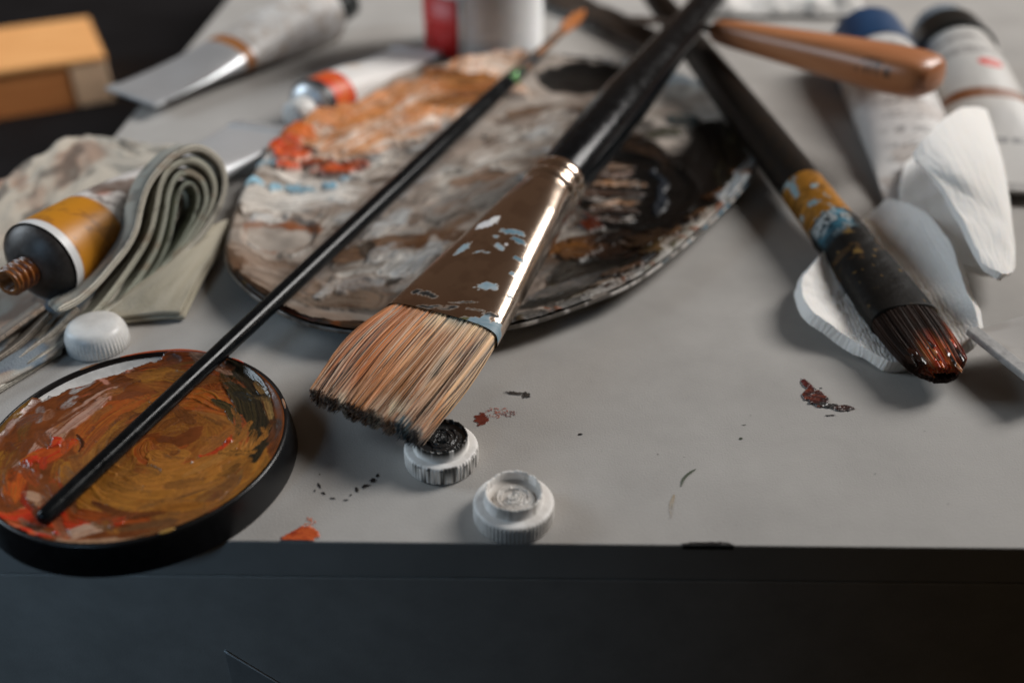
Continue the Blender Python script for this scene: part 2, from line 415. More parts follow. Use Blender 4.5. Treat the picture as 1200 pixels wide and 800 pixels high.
# ------------------------------------------------------------------ palette
ZP = 0.62; ZR = 1.2
outline_px = [(264, 290), (278, 325), (318, 356), (380, 380), (490, 388), (600, 378), (690, 350), (760, 316), (850, 240), (889, 185), (875, 140), (820, 97), (740, 72), (640, 62), (560, 68), (460, 88), (350, 148), (290, 215)]
OL = np.array([P(u, v, ZR)[:2] for u, v in outline_px])
pc = np.array([0.0, 45.0])
NT, NR = 900, 190
ol = crom(OL, 2400, True)
ang = np.unwrap(np.arctan2(ol[:, 1]-pc[1], ol[:, 0]-pc[0])); rad = np.hypot(ol[:, 0]-pc[0], ol[:, 1]-pc[1])
if ang[-1] < ang[0]: ang = ang[::-1]; rad = rad[::-1]
th = np.linspace(ang[0], ang[0]+2*math.pi, NT, endpoint=False)
rr = np.interp(th, np.append(ang, ang[0]+2*math.pi), np.append(rad, rad[0]))
K = np.ones(15)/15; rr = np.convolve(np.concatenate([rr[-7:], rr, rr[:7]]), K, 'valid')
def L(u, v, z=ZP): return P(u, v, z)[:2]
pv = Canvas(-15, 15, 29, 64, 13, base=(.40, .345, .30), rough=.42, cover=1)
beige = (.46, .42, .375); grey = (.30, .28, .26); dgrey = (.10, .095, .085); umber = (.14, .075, .04); black = (.010, .0085, .007); sienna = (.52, .19, .055); white = (.74, .70, .65)
peach = (.58, .29, .125); orange = (.66, .15, .02); redo = (.58, .055, .015); blue = (.16, .40, .55); lblue = (.42, .60, .68); olive = (.11, .095, .03); brown = (.20, .09, .035)
S_ = pv.stroke
pr = np.random.default_rng(21)
# mixed greys and browns dragged over the whole middle
for k in range(120):
    u = pr.uniform(320, 780); v = pr.uniform(110, 350)
    l = pr.uniform(25, 90); a = pr.uniform(-.5, .25)
    S_([L(u, v), L(u+l*.5, v+a*l*.4+pr.uniform(-8, 8)), L(u+l, v+a*l)], pr.uniform(.5, 1.7), [[grey, beige, dgrey], [umber, grey, beige], [beige, (.5, .46, .42), grey], [dgrey, umber, black], [(.24, .14, .08), umber, grey]][pr.integers(5)], .05, op=.8, taper=.25, dry=pr.uniform(.2, .6), rough=pr.uniform(.25, .5))
# lower middle: brown grey veil
for pts, w, cs in (
    ([(400, 300), (470, 292), (560, 280)], 2.2, [brown, umber, (.30, .16, .08)]),
    ([(440, 330), (520, 320), (600, 300)], 2.0, [grey, umber, beige]),
    ([(380, 350), (450, 352), (560, 345)], 2.2, [dgrey, umber, grey]),
    ([(300, 335), (350, 345), (430, 350)], 2.2, [(.22, .16, .12), (.34, .26, .20), umber]),
    ([(270, 305), (300, 320), (350, 330)], 2.0, [(.30, .23, .18), (.38, .31, .26)]),
    ([(520, 250), (590, 220), (650, 180)], 2.6, [dgrey, grey, umber]),
    ([(470, 240), (530, 205), (620, 160)], 2.2, [grey, beige, dgrey]),
    ([(560, 190), (610, 165), (660, 140)], 1.6, [beige, white, umber]),
    ([(540, 215), (600, 200), (640, 190)], 1.5, [umber, (.34, .22, .15)]),
    ([(400, 330), (420, 322), (440, 318)], 1.0, [white, beige]),
    ([(560, 300), (590, 270), (610, 240)], 1.8, [umber, grey]),
    ([(430, 290), (440, 315), (470, 335)], .8, [dgrey, black]),
    ([(470, 340), (500, 300), (510, 280)], .7, [white, grey]),
    ([(600, 135), (660, 128), (700, 130)], 1.3, [(.34, .2, .12), umber, black]),
    ): S_([L(*p) for p in pts], w, cs, .06, op=.8, dry=.35, taper=.2)
# pale silver grey and blue white drags
for k in range(46):
    u = pr.uniform(395, 660); v = pr.uniform(140, 345); l = pr.uniform(18, 60); a = pr.uniform(-1.0, -.1)
    if k > 28: u = pr.uniform(290, 470); v = pr.uniform(240, 350)
    S_([L(u, v), L(u+l*.5, v+a*l*.5+pr.uniform(-5, 5)), L(u+l, v+a*l)], pr.uniform(.4, 1.3), [[white, (.50, .52, .53), grey], [(.40, .44, .47), white, dgrey], [white, beige, umber]][pr.integers(3)], .09, op=.9, dry=pr.uniform(.3, .6), taper=.2)
# left: pale area with blue dabs
for pts, w in (([(285, 215), (330, 205), (400, 215)], 2.4), ([(280, 245), (340, 238), (420, 225)], 2.6), ([(300, 190), (320, 175), (330, 165)], 2.0)):
    S_([L(*p) for p in pts], w, [beige, white, (.40, .36, .32)], .07, dry=.1)
for u, v, rx in ((296, 229, .5), (322, 228, .42), (344, 227, .36), (360, 225, .5), (384, 221, .35), (318, 204, .55), (300, 209, .35), (405, 214, .3), (350, 196, .25)):
    pv.dab(L(u, v), rx, .33, .1, [blue, lblue, blue], .12, rag=.6)
for u, v in ((364, 222), (366, 207), (395, 235), (420, 210), (440, 195)): pv.dab(L(u, v), .42, .4, 0, [white, beige], .12, rag=.6)
# orange brown mass
for k in range(30):
    t = k/29; u = 345+t*200+pr.uniform(-12, 12); v = 185-t*80+pr.uniform(-22, 22)
    S_([L(u-25, v+14), L(u+10, v+pr.uniform(-4, 4)), L(u+55, v-18+pr.uniform(-8, 8)), L(u+85, v-24+pr.uniform(-8, 8))], pr.uniform(1.2, 2.2), [[sienna, peach, (.5, .2, .07)], [peach, white, sienna], [(.5, .2, .07), peach, white]][pr.integers(3)], .16, dry=.12, nb=9)
for u, v, rx, ry, cs in ((342, 188, 1.1, 1.0, [orange, redo]), (352, 170, .8, .8, [sienna, orange]), (398, 206, 1.2, .45, [redo, orange]), (372, 200, .9, .35, [redo, brown]), (415, 200, .7, .4, [brown, redo]), (335, 205, .5, .3, [redo, orange]), (365, 186, .35, .3, [umber, black])):
    pv.dab(L(u, v), rx, ry, .2, cs, .22, rag=.7)
for pts in (([(400, 165), (450, 150), (520, 120)]), ([(430, 175), (500, 140), (560, 112)]), ([(420, 140), (470, 118), (540, 100)])):
    S_([L(*p) for p in pts], .9, [white, peach, (.5, .2, .07)], .2, dry=.4, nb=8)
for pts in (([(500, 95), (540, 100), (580, 100)]), ([(520, 110), (560, 112), (590, 108)]), ([(500, 130), (550, 125), (580, 120)])):
    S_([L(*p) for p in pts], 2.0, [sienna, brown, (.5, .25, .09)], .16, dry=.1)
S_([L(560, 78), L(590, 84), L(620, 80)], 1.6, [white, peach], .08, dry=.2)
# thumb well
pv.dab(L(332, 276), 1.75, 1.35, .1, [(.33, .12, .05), (.28, .16, .10)], .02, rag=.25)
pv.dab(L(329, 279), 1.55, 1.15, .1, [(.44, .39, .345)], .0, rag=.1, rough=.55)
# bare pale corner behind the handle
pv.dab(L(785, 120), 3.4, 4.2, .3, [(.46, .41, .36), (.42, .37, .33)], .0, rag=.25, rough=.5)
pv.dab(L(800, 143), .9, .8, 0, [(.05, .09, .10), (.12, .18, .18)], .05, rag=.9, dry=.4)
pv.dab(L(775, 158), 1.2, .6, .3, [olive, (.25, .24, .15)], .05, rag=.9, dry=.4)
# dark well left of the handle
pv.dab(L(682, 92), 3.0, 2.2, 0, [black, (.02, .018, .016)], .02, rag=.12, rough=.3)
# right: black and umber
for pts, w, cs in (
    ([(835, 150), (850, 190), (835, 235)], 4.6, [black, (.02, .014, .008)]),
    ([(800, 190), (810, 235), (790, 265)], 4.2, [black, (.025, .014, .008)]),
    ([(855, 160), (868, 195), (850, 225)], 2.6, [black, olive]),
    ([(640, 352), (720, 325), (790, 282)], 3.0, [black, umber, olive]),
    ([(650, 330), (720, 300), (770, 265)], 2.4, [black, (.04, .03, .02), dgrey]),
    ([(700, 170), (740, 175), (775, 200)], 3.2, [black, umber]),
    ([(670, 290), (740, 285), (780, 250)], 2.6, [black, brown]),
    ([(610, 365), (660, 352), (700, 340)], 1.2, [black, dgrey]),
    ): S_([L(*p) for p in pts], w, cs, .05, op=1, dry=.0, rough=.22)
pv.dab(L(735, 222), 3.0, 4.6, .2, [black, (.03, .02, .014)], .06, rag=.2, rough=.2)
for k in range(9):
    v = 196+k*7.5; S_([L(684+abs(k-4)*3, v+pr.uniform(-3, 3)), L(718, v+pr.uniform(-4, 4)), L(752-abs(k-4)*3, v+pr.uniform(-3, 3))], .75, [[white, peach, brown], [brown, (.4, .24, .18), white], [(.38, .27, .23), umber, white]][k % 3], .1, dry=.15, rough=.25)
S_([L(768, 200), L(776, 225), L(770, 255)], .45, [(.08, .10, .13), (.16, .19, .24)], .12, rough=.2)
S_([L(690, 345), L(740, 322), L(775, 296)], .45, [(.16, .17, .19), dgrey], .08, rough=.22, dry=.3)
S_([L(620, 352), L(680, 335), L(720, 318)], .9, [(.32, .29, .27), dgrey, (.22, .22, .23)], .06, dry=.35)
for u, v, rx, ry, cs in ((690, 258, .7, .6, [(.42, .10, .025), (.25, .05, .02)]), (664, 288, 1.2, .8, [(.34, .15, .04), umber]), (760, 275, 1.4, .8, [(.30, .17, .08), umber]), (775, 292, 1.2, .5, [(.26, .15, .07), olive]), (845, 232, .6, .5, [(.42, .18, .05), brown]), (862, 205, .35, .5, [(.5, .24, .1), brown]), (825, 255, .9, .5, [(.36, .26, .17), brown]), (815, 275, .7, .4, [olive, (.3, .2, .1)]), (725, 318, .8, .4, [(.36, .30, .25), brown]), (870, 165, .5, 1.0, [olive, (.16, .13, .05)]), (700, 338, .6, .3, [(.28, .22, .17)]), (835, 262, .25, .2, [lblue])):
    pv.dab(L(u, v, 1.0), rx, ry, .4, cs, .1, rag=.9, rough=.22)
# rim crust
RIM = [(264, 290), (275, 322), (318, 356), (380, 380), (490, 388), (600, 377), (690, 349), (760, 315), (850, 239), (888, 185), (875, 140), (820, 97), (740, 73)]
rim_cols = {0: [umber, (.26, .18, .13)], 1: [black, umber], 2: [umber, black, (.25, .07, .03)], 3: [black, umber], 4: [dgrey, umber, black], 5: [dgrey, grey, black], 6: [white, grey, dgrey], 7: [white, beige, olive], 8: [white, (.35, .45, .52), brown], 9: [white, (.3, .42, .5), (.3, .2, .1)], 10: [olive, beige, grey], 11: [white, (.5, .55, .58), beige]}
for k in range(12):
    a, b = RIM[k], RIM[k+1]
    for rep in range(2):
        S_([L(*a, ZR), L((a[0]+b[0])/2+pr.uniform(-3, 3), (a[1]+b[1])/2+pr.uniform(-3, 3), ZR), L(*b, ZR)], .75 if k < 8 else .95, rim_cols[k], .05, dry=.2, taper=.1)
for k in range(40):
    i = pr.integers(12); f = pr.uniform(); a, b = RIM[i], RIM[i+1]
    pv.dab(L(a[0]+(b[0]-a[0])*f, a[1]+(b[1]-a[1])*f, ZR), pr.uniform(.12, .4), pr.uniform(.1, .25), pr.uniform(0, 3), [[black, umber], [white, beige], [olive, umber], [(.4, .12, .03), brown]][pr.integers(4)], .06, rag=.8)
# dish mesh
ks = np.concatenate([np.linspace(0.004, .86, NR-60), np.linspace(.862, 1, 60)])
TH, KK = np.meshgrid(th, ks)
RRR = rr[None, :]*KK
X = pc[0]+np.cos(TH)*RRR; Y = pc[1]+np.sin(TH)*RRR
dE = rr[None, :]*(1-KK)
base = ZP+(ZR-ZP)*(1-sstep(.0, 2.3, dE))**1.4
lip = -.10*np.exp(-(dE/.10)**2)
wx = .9*(fbm(X*.9, Y*.9, 71, 5)-.5); wy = .9*(fbm(X*.9, Y*.9, 72, 5)-.5)
C_, A_, H_, R_ = pv.sample(X+wx, Y+wy)
mot = fbm(X*1.1, Y*1.1, 75, 6); mo2 = fbm(X*.45+4, Y*.6, 77, 5)
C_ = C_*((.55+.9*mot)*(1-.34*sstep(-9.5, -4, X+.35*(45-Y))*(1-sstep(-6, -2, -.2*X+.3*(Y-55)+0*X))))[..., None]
warm = sstep(.5, .68, mo2)[..., None]*.35*(C_.sum(-1, keepdims=True) > .5); C_ = C_*(1-warm)+np.array([.20, .12, .075])*warm
def well(u, v, r, d):
    q = L(u, v); e = np.hypot(X-q[0], (Y-q[1])*.85); return -d*(1-sstep(r*.82, r, e))+d*.35*np.exp(-((e-r)/.16)**2)
base = base+well(329, 279, 1.7, .16)+well(735, 222, 3.4, .16)+well(682, 92, 2.9, .2)
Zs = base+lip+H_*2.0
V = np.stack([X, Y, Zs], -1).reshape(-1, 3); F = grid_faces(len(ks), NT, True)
F = [(f[3], f[2], f[1], f[0]) if False else f for f in F]
C_ = np.clip(C_, 0, 1)**1.18
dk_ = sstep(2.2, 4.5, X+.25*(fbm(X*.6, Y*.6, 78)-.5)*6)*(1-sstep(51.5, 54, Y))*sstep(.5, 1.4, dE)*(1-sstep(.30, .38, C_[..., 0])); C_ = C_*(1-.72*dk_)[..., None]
R_ = np.clip(R_+.18, .38, .8); colv = C_.reshape(-1, 3); propv = np.stack([np.zeros(R_.size), R_.ravel()], 1)
PM = Matrix.Translation(Vector((0, 45, 0)))
pt = thing('palette', 'large oval paint palette crusted with orange, brown, grey and black oil paint', 'palette', PM)
off = np.array([0, 45, 0])
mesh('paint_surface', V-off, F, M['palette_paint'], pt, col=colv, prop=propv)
# underside and outer lip of the dish
und = []
cx, sy = np.cos(th), np.sin(th)
for dr, z in ((.0, ZR-.11), (.05, ZR-.16), (.05, ZR-.26), (-.03, ZR-.34), (-.6, ZR-.52), (-1.6, ZP-.42), (-2.4, ZP-.55), (-3.4, ZP-.60)):
    und.append(np.stack([pc[0]+cx*(rr+dr), pc[1]+sy*(rr+dr), np.full(NT, z)], 1)-off)
Vu, Fu = loft(und, cap0=False)
lipc = np.zeros((len(Vu), 3))+np.array([.60, .56, .52])
xx = Vu[:, 0]; yy = Vu[:, 1]+45
nz = fbm(xx*2.2, yy*2.2, 5); n2 = fbm(xx*5, yy*5, 9)
msk = (sstep(.47, .56, nz+(.18 if False else 0)*xx))[:, None]
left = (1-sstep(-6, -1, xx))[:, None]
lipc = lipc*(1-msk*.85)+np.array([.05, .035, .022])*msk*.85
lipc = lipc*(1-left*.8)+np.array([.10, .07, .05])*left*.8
bl = (sstep(.55, .62, n2)*sstep(5, 9, xx))[:, None]; lipc = lipc*(1-bl)+np.array([.12, .24, .32])*bl
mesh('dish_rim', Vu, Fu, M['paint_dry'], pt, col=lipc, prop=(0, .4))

# ------------------------------------------------------------------ black lid with paint
LC = np.array([-12.25, 24.85, 0]); LR = 4.87
ld = thing('mixing_dish', 'round black jar lid used as a mixing dish, full of brown and red paint', 'lid', LC)
prof = [(0.1, .0), (4.6, .0), (LR+.08, .0), (LR+.15, .06), (LR+.10, .5), (LR, 1.08), (LR-.02, 1.15), (LR-.06, 1.19), (LR-.12, 1.19), (LR-.15, 1.15), (LR-.16, .95), (LR-.17, .6), (0.1, .58)]
Vl, Fl = loft(lathe_z(prof, 160))
mesh('lid_shell', Vl, Fl, M['black_plastic'], ld, sharp=50)
lv = Canvas(-5, 5, -5, 5, 45, base=(.50, .49, .47), rough=.5, cover=0)
ZL = .92
def LL(u, v): return P(u, v, ZL)[:2]-LC[:2]
ochre = (.30, .120, .019); bur = (.15, .040, .010); rust = (.32, .06, .012); dgreen = (.012, .012, .008); red = (.46, .018, .012); oran = (.44, .075, .014); taupe = (.33, .19, .13); skin = (.42, .24, .14); deep = (.045, .014, .006)
ls = lv.stroke; lr = np.random.default_rng(4)
# base coat: everything but the pale crescent at the upper left
cc = LL(205, 520)
X, Y = np.meshgrid(lv.x0+np.arange(lv.W)/lv.res, lv.y0+np.arange(lv.H)/lv.res)
e1, e2 = LL(20, 476), LL(190, 418)
dd = (e2-e1)/np.hypot(*(e2-e1)); side = dd[0]*(Y-e1[1])-dd[1]*(X-e1[0])
bare = sstep(-.02, .05, side+.35*(fbm(X*1.8, Y*1.8, 3)-.5)-.0-.9*sstep(0, 1, 0*(X)))
al = 1-bare
lv.put((slice(None), slice(None)), al, (np.array(bur)*(.6+.8*fbm(X*2, Y*2, 8)[..., None])), .05*al, .3)
for k in range(34):
    a0 = lr.uniform(0, 2*math.pi); R0 = lr.uniform(.5, 3.9); da = lr.uniform(.5, 1.5)
    pts = [cc+np.array([math.cos(a0+da*t)*R0*1.0, math.sin(a0+da*t)*R0*.95]) for t in (0, .33, .66, 1)]
    if any(np.hypot(*p) > 4.3 for p in pts) or (pts[0][0] < -1.5 and pts[0][1] > .8): continue
    ls(pts, lr.uniform(.5, 1.2), [[ochre, bur, ochre], [bur, rust, ochre], [ochre, (.29, .12, .03), bur]][lr.integers(3)], .03, nb=22, dry=.15, er=.2, op=.85)
# sweeping arcs of the ochre pool, drawn with a wide bristly brush
for k in range(9):
    R0 = .5+lr.uniform(0, 2.7); a0 = lr.uniform(-2.9, -1.6); a1 = a0+lr.uniform(1.2, 2.6); ox, oy = lr.normal(0, .15, 2)
    pts = [cc+np.array([math.cos(t)*R0*1.12+ox, math.sin(t)*R0*.92-.2+oy]) for t in np.linspace(a0, min(a1, .1), 6)]
    ls(pts, lr.uniform(.9, 1.7), [[ochre, (.36, .14, .026), (.24, .08, .014)], [(.24, .075, .012), ochre, ochre]][k % 2], .055, nb=22, dry=.08, er=.25, op=.9)
for pts, w, cs in (
    ([(110, 455), (160, 432), (230, 425), (265, 440)], .9, [bur, deep, rust]),
    ([(140, 450), (190, 440), (240, 450)], .8, [bur, ochre, deep]),
    ([(180, 470), (230, 462), (262, 480)], .6, [rust, ochre]),
    ([(100, 470), (130, 452), (160, 447)], .9, [deep, bur]),
    ([(70, 480), (110, 455), (150, 430), (200, 415)], .5, [rust, bur, deep]),
    ([(270, 430), (297, 455), (308, 495), (298, 540)], .85, [dgreen, (.03, .022, .012), black]),
    ([(262, 440), (285, 470), (292, 510)], .7, [dgreen, (.05, .035, .015)]),
    ([(250, 470), (268, 480), (275, 495)], .35, [(.09, .06, .02), dgreen]),
    ([(300, 450), (312, 470), (318, 495)], .3, [(.28, .17, .06), deep]),
    ([(225, 420), (250, 428), (270, 440)], .4, [taupe, deep]),
    ([(35, 540), (70, 505), (110, 475), (135, 455)], .75, [taupe, (.42, .24, .18), bur]),
    ([(30, 555), (50, 535), (75, 510)], .5, [skin, taupe, bur]),
    ([(100, 440), (125, 450), (130, 470)], .16, [(.38, .16, .11)]),
    ([(20, 560), (45, 540), (85, 520)], .9, [oran, rust, red]),
    ([(15, 590), (20, 560), (40, 535)], .7, [rust, oran, ochre]),
    ([(-10, 520), (10, 500), (40, 470)], .4, [(.20, .10, .02), deep]),
    ([(-5, 570), (5, 540), (20, 520)], .5, [(.28, .13, .02), bur]),
    ([(25, 600), (60, 590), (110, 565)], .55, [(.30, .13, .04), skin, bur]),
    ([(28, 578), (45, 585), (60, 592)], .35, [skin, taupe]),
    ([(0, 610), (40, 605), (80, 612), (130, 618)], .7, [oran, red, rust]),
    ([(0, 622), (30, 628), (60, 632)], .55, [red, oran, (.55, .2, .12)]),
    ([(80, 600), (120, 608), (180, 612)], .5, [rust, bur]),
    ([(72, 640), (85, 628), (110, 620), (130, 618)], .45, [skin, taupe, (.5, .36, .26)]),
    ([(65, 645), (100, 640), (150, 636), (185, 625)], .5, [taupe, (.24, .14, .08), skin]),
    ([(150, 635), (200, 620), (250, 600)], .55, [bur, (.16, .08, .03), deep]),
    ([(230, 590), (265, 570), (290, 545)], .5, [(.22, .11, .03), bur]),
    ([(215, 560), (255, 540), (280, 520)], .3, [ochre, (.32, .14, .04)]),
    ([(235, 535), (262, 522), (275, 510)], .32, [oran, red]),
    ([(110, 590), (150, 605), (200, 602)], .3, [(.15, .045, .012), deep]),
    ([(90, 510), (98, 520), (94, 530)], .12, [deep]),
    ): ls([LL(*p) for p in pts], w*1.1, cs, .06, nb=13, dry=.08, rough=.22, er=.25)
for u, v, rx, ry, cs in ((268, 513, .26, .34, [red, oran]), (277, 505, .12, .16, [oran]), (240, 410, .1, .1, [red]), (60, 630, .38, .16, [red, (.6, .03, .02)]), (137, 613, .3, .2, [red, oran]), (30, 628, .3, .14, [(.5, .04, .02)]), (38, 545, .3, .35, [red, rust]), (66, 520, .3, .25, [oran, red]), (28, 486, .06, .07, [deep]), (92, 455, .1, .06, [deep]), (150, 437, .09, .07, [rust]), (225, 543, .03, .03, [white]), (113, 518, .03, .03, [skin])):
    lv.dab(LL(u, v), rx, ry, .3, cs, .09, rag=.7, rough=.2)
# small drags that pull neighbouring colours into each other
for k in range(170):
    R0 = 4.5*math.sqrt(lr.uniform(.02, 1)); a0 = lr.uniform(0, 6.283); p0 = np.array([R0*math.cos(a0), R0*math.sin(a0)])
    dvec = p0-cc; tg = np.array([-dvec[1], dvec[0]])/(np.hypot(*dvec)+.3); tg = tg*lr.choice([-1, 1])+lr.normal(0, .35, 2); ln_ = lr.uniform(.3, 1.3)
    c0_ = lv.sample(p0[0], p0[1])[0]; c1_ = lv.sample(p0[0]+lr.normal(0, .5), p0[1]+lr.normal(0, .5))[0]
    p1 = p0+tg*ln_*.5+lr.normal(0, .06, 2); p2 = p0+tg*ln_+(-dvec/(np.hypot(*dvec)+.3))*ln_*ln_*.12
    if np.hypot(*p2) > 4.6: continue
    kk = lr.uniform(.6, 1.35)
    ls([p0, p1, p2], lr.uniform(.12, .55), [c0_, c1_*kk, c0_*.6, c1_], lr.uniform(.02, .05), nb=lr.integers(8, 22), dry=lr.uniform(.3, .6), er=.12, rough=lr.uniform(.3, .5), taper=.3)
# the bare white crescent the paint never covered
b2 = sstep(-.02, .06, side+.10+.5*(fbm(X*1.6, Y*1.6, 33)-.5)+.25*(fbm(X*5, Y*5, 34)-.5)); b2 = b2*(X < .2)
lv.put((slice(None), slice(None)), b2, np.array([.50, .485, .465])*np.ones(X.shape+(3,)), np.zeros(X.shape), .5, keep=0)
lv.a = np.minimum(lv.a, 1-b2)
for u, v, rx, ry in ((28, 486, .07, .09), (92, 455, .12, .06), (60, 470, .04, .03)): lv.dab(LL(u, v), rx, ry, .4, [deep, rust], .03, rag=.8)
lv.col *= (.78+.44*fbm(X*7, Y*7, 61, 5))[..., None]
NTl, NRl = 420, 170
th2 = np.linspace(0, 2*math.pi, NTl, endpoint=False); k2 = np.linspace(.003, 1, NRl)
TH, KK = np.meshgrid(th2, k2); X = np.cos(TH)*KK*(LR-.155); Y = np.sin(TH)*KK*(LR-.155)
wx = .10*(fbm(X*1.6, Y*1.6, 71)-.5); wy = .10*(fbm(X*1.6, Y*1.6, 72)-.5)
C_, A_, H_, R_ = lv.sample(X+wx, Y+wy)
Z = .80+.10*sstep(.5, 1, A_)+H_*1.4+.20*sstep(.90, 1, KK)**2+.012*(fbm(X*6, Y*6, 2)-.5)
V = np.stack([X, Y, Z], -1).reshape(-1, 3)
mesh('paint_pool', V, grid_faces(NRl, NTl, True), M['paint'], ld, col=C_.reshape(-1, 3), prop=np.stack([np.zeros(R_.size), np.clip(R_.ravel()*1.0, .18, .6)], 1))
# dried paint on the lid's rim
def rim_blob(a0, a1, r0, cs, seed):
    n = 60; t = np.linspace(a0, a1, n); rings = []
    for i, a in enumerate(t):
        k = math.sin(math.pi*i/(n-1))**.4*(.5+.9*float(vnoise(a*9, 0, seed)))
        w = .055*k+.004; hgt = .04*k
        rings.append([((r0+w*math.cos(p))*math.cos(a), (r0+w*math.cos(p))*math.sin(a), 1.195+hgt*math.sin(p)) for p in np.linspace(0, math.pi, 7)])
    Vr, Fr = loft(rings, closed=False, cap0=False, cap1=False)
    cn = vnoise(np.arctan2(Vr[:, 1], Vr[:, 0])*25, Vr[:, 0]*0, seed+1)[:, None]
    mesh('rim_paint', Vr, Fr, M['paint'], ld, col=np.array(cs[0])*(1-cn)+np.array(cs[1])*cn, prop=(0, .3))
rim_blob(1.15, 2.0, LR-.09, (rust, (.4, .07, .03)), 3)
rim_blob(1.0, 1.12, LR-.09, (red, oran), 5)
rim_blob(.30, .42, LR-.09, (skin, (.2, .1, .06)), 6)
rim_blob(2.15, 2.3, LR-.09, (skin, deep), 7)
rim_blob(-1.15, -1.05, LR-.10, ((.4, .26, .08), ochre), 8)

# ------------------------------------------------------------------ large flat brush
T0 = P(425, 494, 1.5); H0 = P(518, 382, 1.98); E0 = P(830, 0, 4.9)
ax = E0-T0
BMx = frame(T0, ax)
bb = thing('flat_brush', 'wide flat brush with black handle, nickel ferrule and orange brown bristles', 'paintbrush', BMx)
def BL(u, v, z): return to_local(BMx, P(u, v, z))
sH = BL(518, 382, 1.98)[0]; sC = BL(636, 232, 2.6)[0]
FS = [(sH, 2.30, .62, 3.3), (sH+.25, 2.28, .66, 3.2), (sH+2.2, 2.08, .80, 3.0), (sH+4.6, 1.80, .95, 2.7), (sC-2.2, 1.46, 1.08, 2.7), (sC-1.0, 1.29, 1.14, 2.4), (sC-.5, 1.24, 1.16, 2.2)]
NF = 150; NC = 240
FSa = np.array(FS); ss = np.linspace(FSa[0, 0], FSa[-1, 0], NF)
rings = [sring(s, *[np.interp(s, FSa[:, 0], FSa[:, i]) for i in (1, 2, 3)], N=NC) for s in ss]
for ds, r in ((-.44, 1.22), (-.36, 1.19), (-.28, 1.19), (-.18, 1.24), (0, 1.31), (.18, 1.31), (.34, 1.25), (.42, 1.20), (.50, 1.19), (.60, 1.22), (.75, 1.29), (.95, 1.30), (1.12, 1.27), (1.25, 1.22), (1.3, 1.17)):
    rings.append(sring(sC+ds, r, r, 2, NC))
Vf, Ff = loft(rings, cap0=False, cap1=False)
fc = Canvas(sH-.5, sC+2, -3, 3, 40)
def FL(u, v):
    z = 2.9
    return BL(u, v, z)[:2]
bluep = (.20, .30, .36); tealp = (.07, .17, .23)
for u, v, rx, ry, r, cs in ((573, 274, .5, .28, .3, [(.72, .68, .66), (.62, .62, .64)]), (580, 271, .32, .2, .9, [(.72, .70, .68)]), (562, 277, .22, .12, .2, [(.7, .68, .66)]), (600, 284, .55, .18, -.2, [tealp, bluep]), (608, 292, .35, .16, -.6, [tealp]), (612, 287, .2, .07, -.3, [bluep]), (582, 288, .14, .11, 0, [bluep]), (586, 298, .15, .34, .5, [bluep, (.4, .45, .48)]), (594, 296, .08, .09, 0, [(.6, .6, .62)]), (607, 308, .26, .12, -.5, [tealp]), (600, 322, .12, .1, 0, [bluep]),
      (570, 335, .42, .22, .1, [bluep, (.3, .38, .42)]), (579, 337, .2, .12, 0, [(.34, .4, .44)]), (543, 297, .5, .18, .9, [bluep, (.32, .38, .4)]), (571, 303, .12, .07, 0, [bluep]), (560, 302, .2, .05, .3, [bluep]), (597, 342, .1, .08, 0, [bluep]),
      (500, 340, .5, .16, -.5, [black]), (487, 336, .2, .16, .2, [black]), (498, 352, .45, .08, -.3, [black]), (525, 355, .35, .14, .2, [black]), (547, 350, .5, .05, .0, [black]), (575, 361, .35, .13, .0, [black]), (556, 357, .5, .045, -.2, [black]), (508, 352, .4, .05, 0, [black]),
      (560, 372, 1.1, .55, .0, [bluep, (.26, .34, .39), (.16, .26, .32)]), (580, 383, .7, .4, .0, [bluep, tealp]), (545, 374, .5, .3, .2, [(.10, .11, .05), bluep]), (540, 366, .3, .14, .2, [olive]), (480, 360, .3, .1, 0, [(.6, .5, .42)]), (492, 364, .2, .06, 0, [(.6, .5, .42)]), (568, 387, .4, .2, 0, [tealp])):
    fc.dab(FL(u, v), rx*.95, ry*.95, r-1.13, cs, .02, rag=.8, soft=.2)
C_, A_, H_, R_ = fc.sample(Vf[:, 0], Vf[:, 1])
top = (Vf[:, 2] > -.1).astype(float)
m_ = sstep(.35, .6, A_)*top
nick = np.array([.68, .56, .46])
sm = fbm(Vf[:, 0]*1.3, Vf[:, 1]*1.6, 4)
patina = sstep(.50, .62, sm)*.35
lower = (1-sstep(sH+.3, sH+1.6, Vf[:, 0]+.4*(sm-.5)))*.30
cb = nick*(1-patina[:, None])+np.array([.34, .22, .14])*patina[:, None]
cb = cb*(1-lower[:, None])+np.array([.45, .24, .13])*lower[:, None]
colf = cb*(1-m_[:, None])+C_*m_[:, None]
Vf[:, 2] += m_*.010*(C_.mean(1) > .06)
mesh('ferrule', Vf, Ff, M['metal_paint'], bb, col=colf, prop=np.stack([1-m_, .19+.10*patina+.12*lower+.35*sstep(.85, 1, m_)], 1))
hp = [(sC+1.1, 1.10), (sC+1.5, 1.14), (sC+3, 1.24), (sC+6, 1.30), (sC+9, 1.27), (sC+14, 1.10), (sC+20, .92), (sC+27, .80), (sC+34, .74), (sC+37, .70), (sC+37.8, .5), (sC+38, .12)]
hs = crom(hp, 90); Vh, Fh = lathe_x([(a, b) for a, b in hs], 64)
mesh('handle', Vh, Fh, M['black_lacquer'], bb)
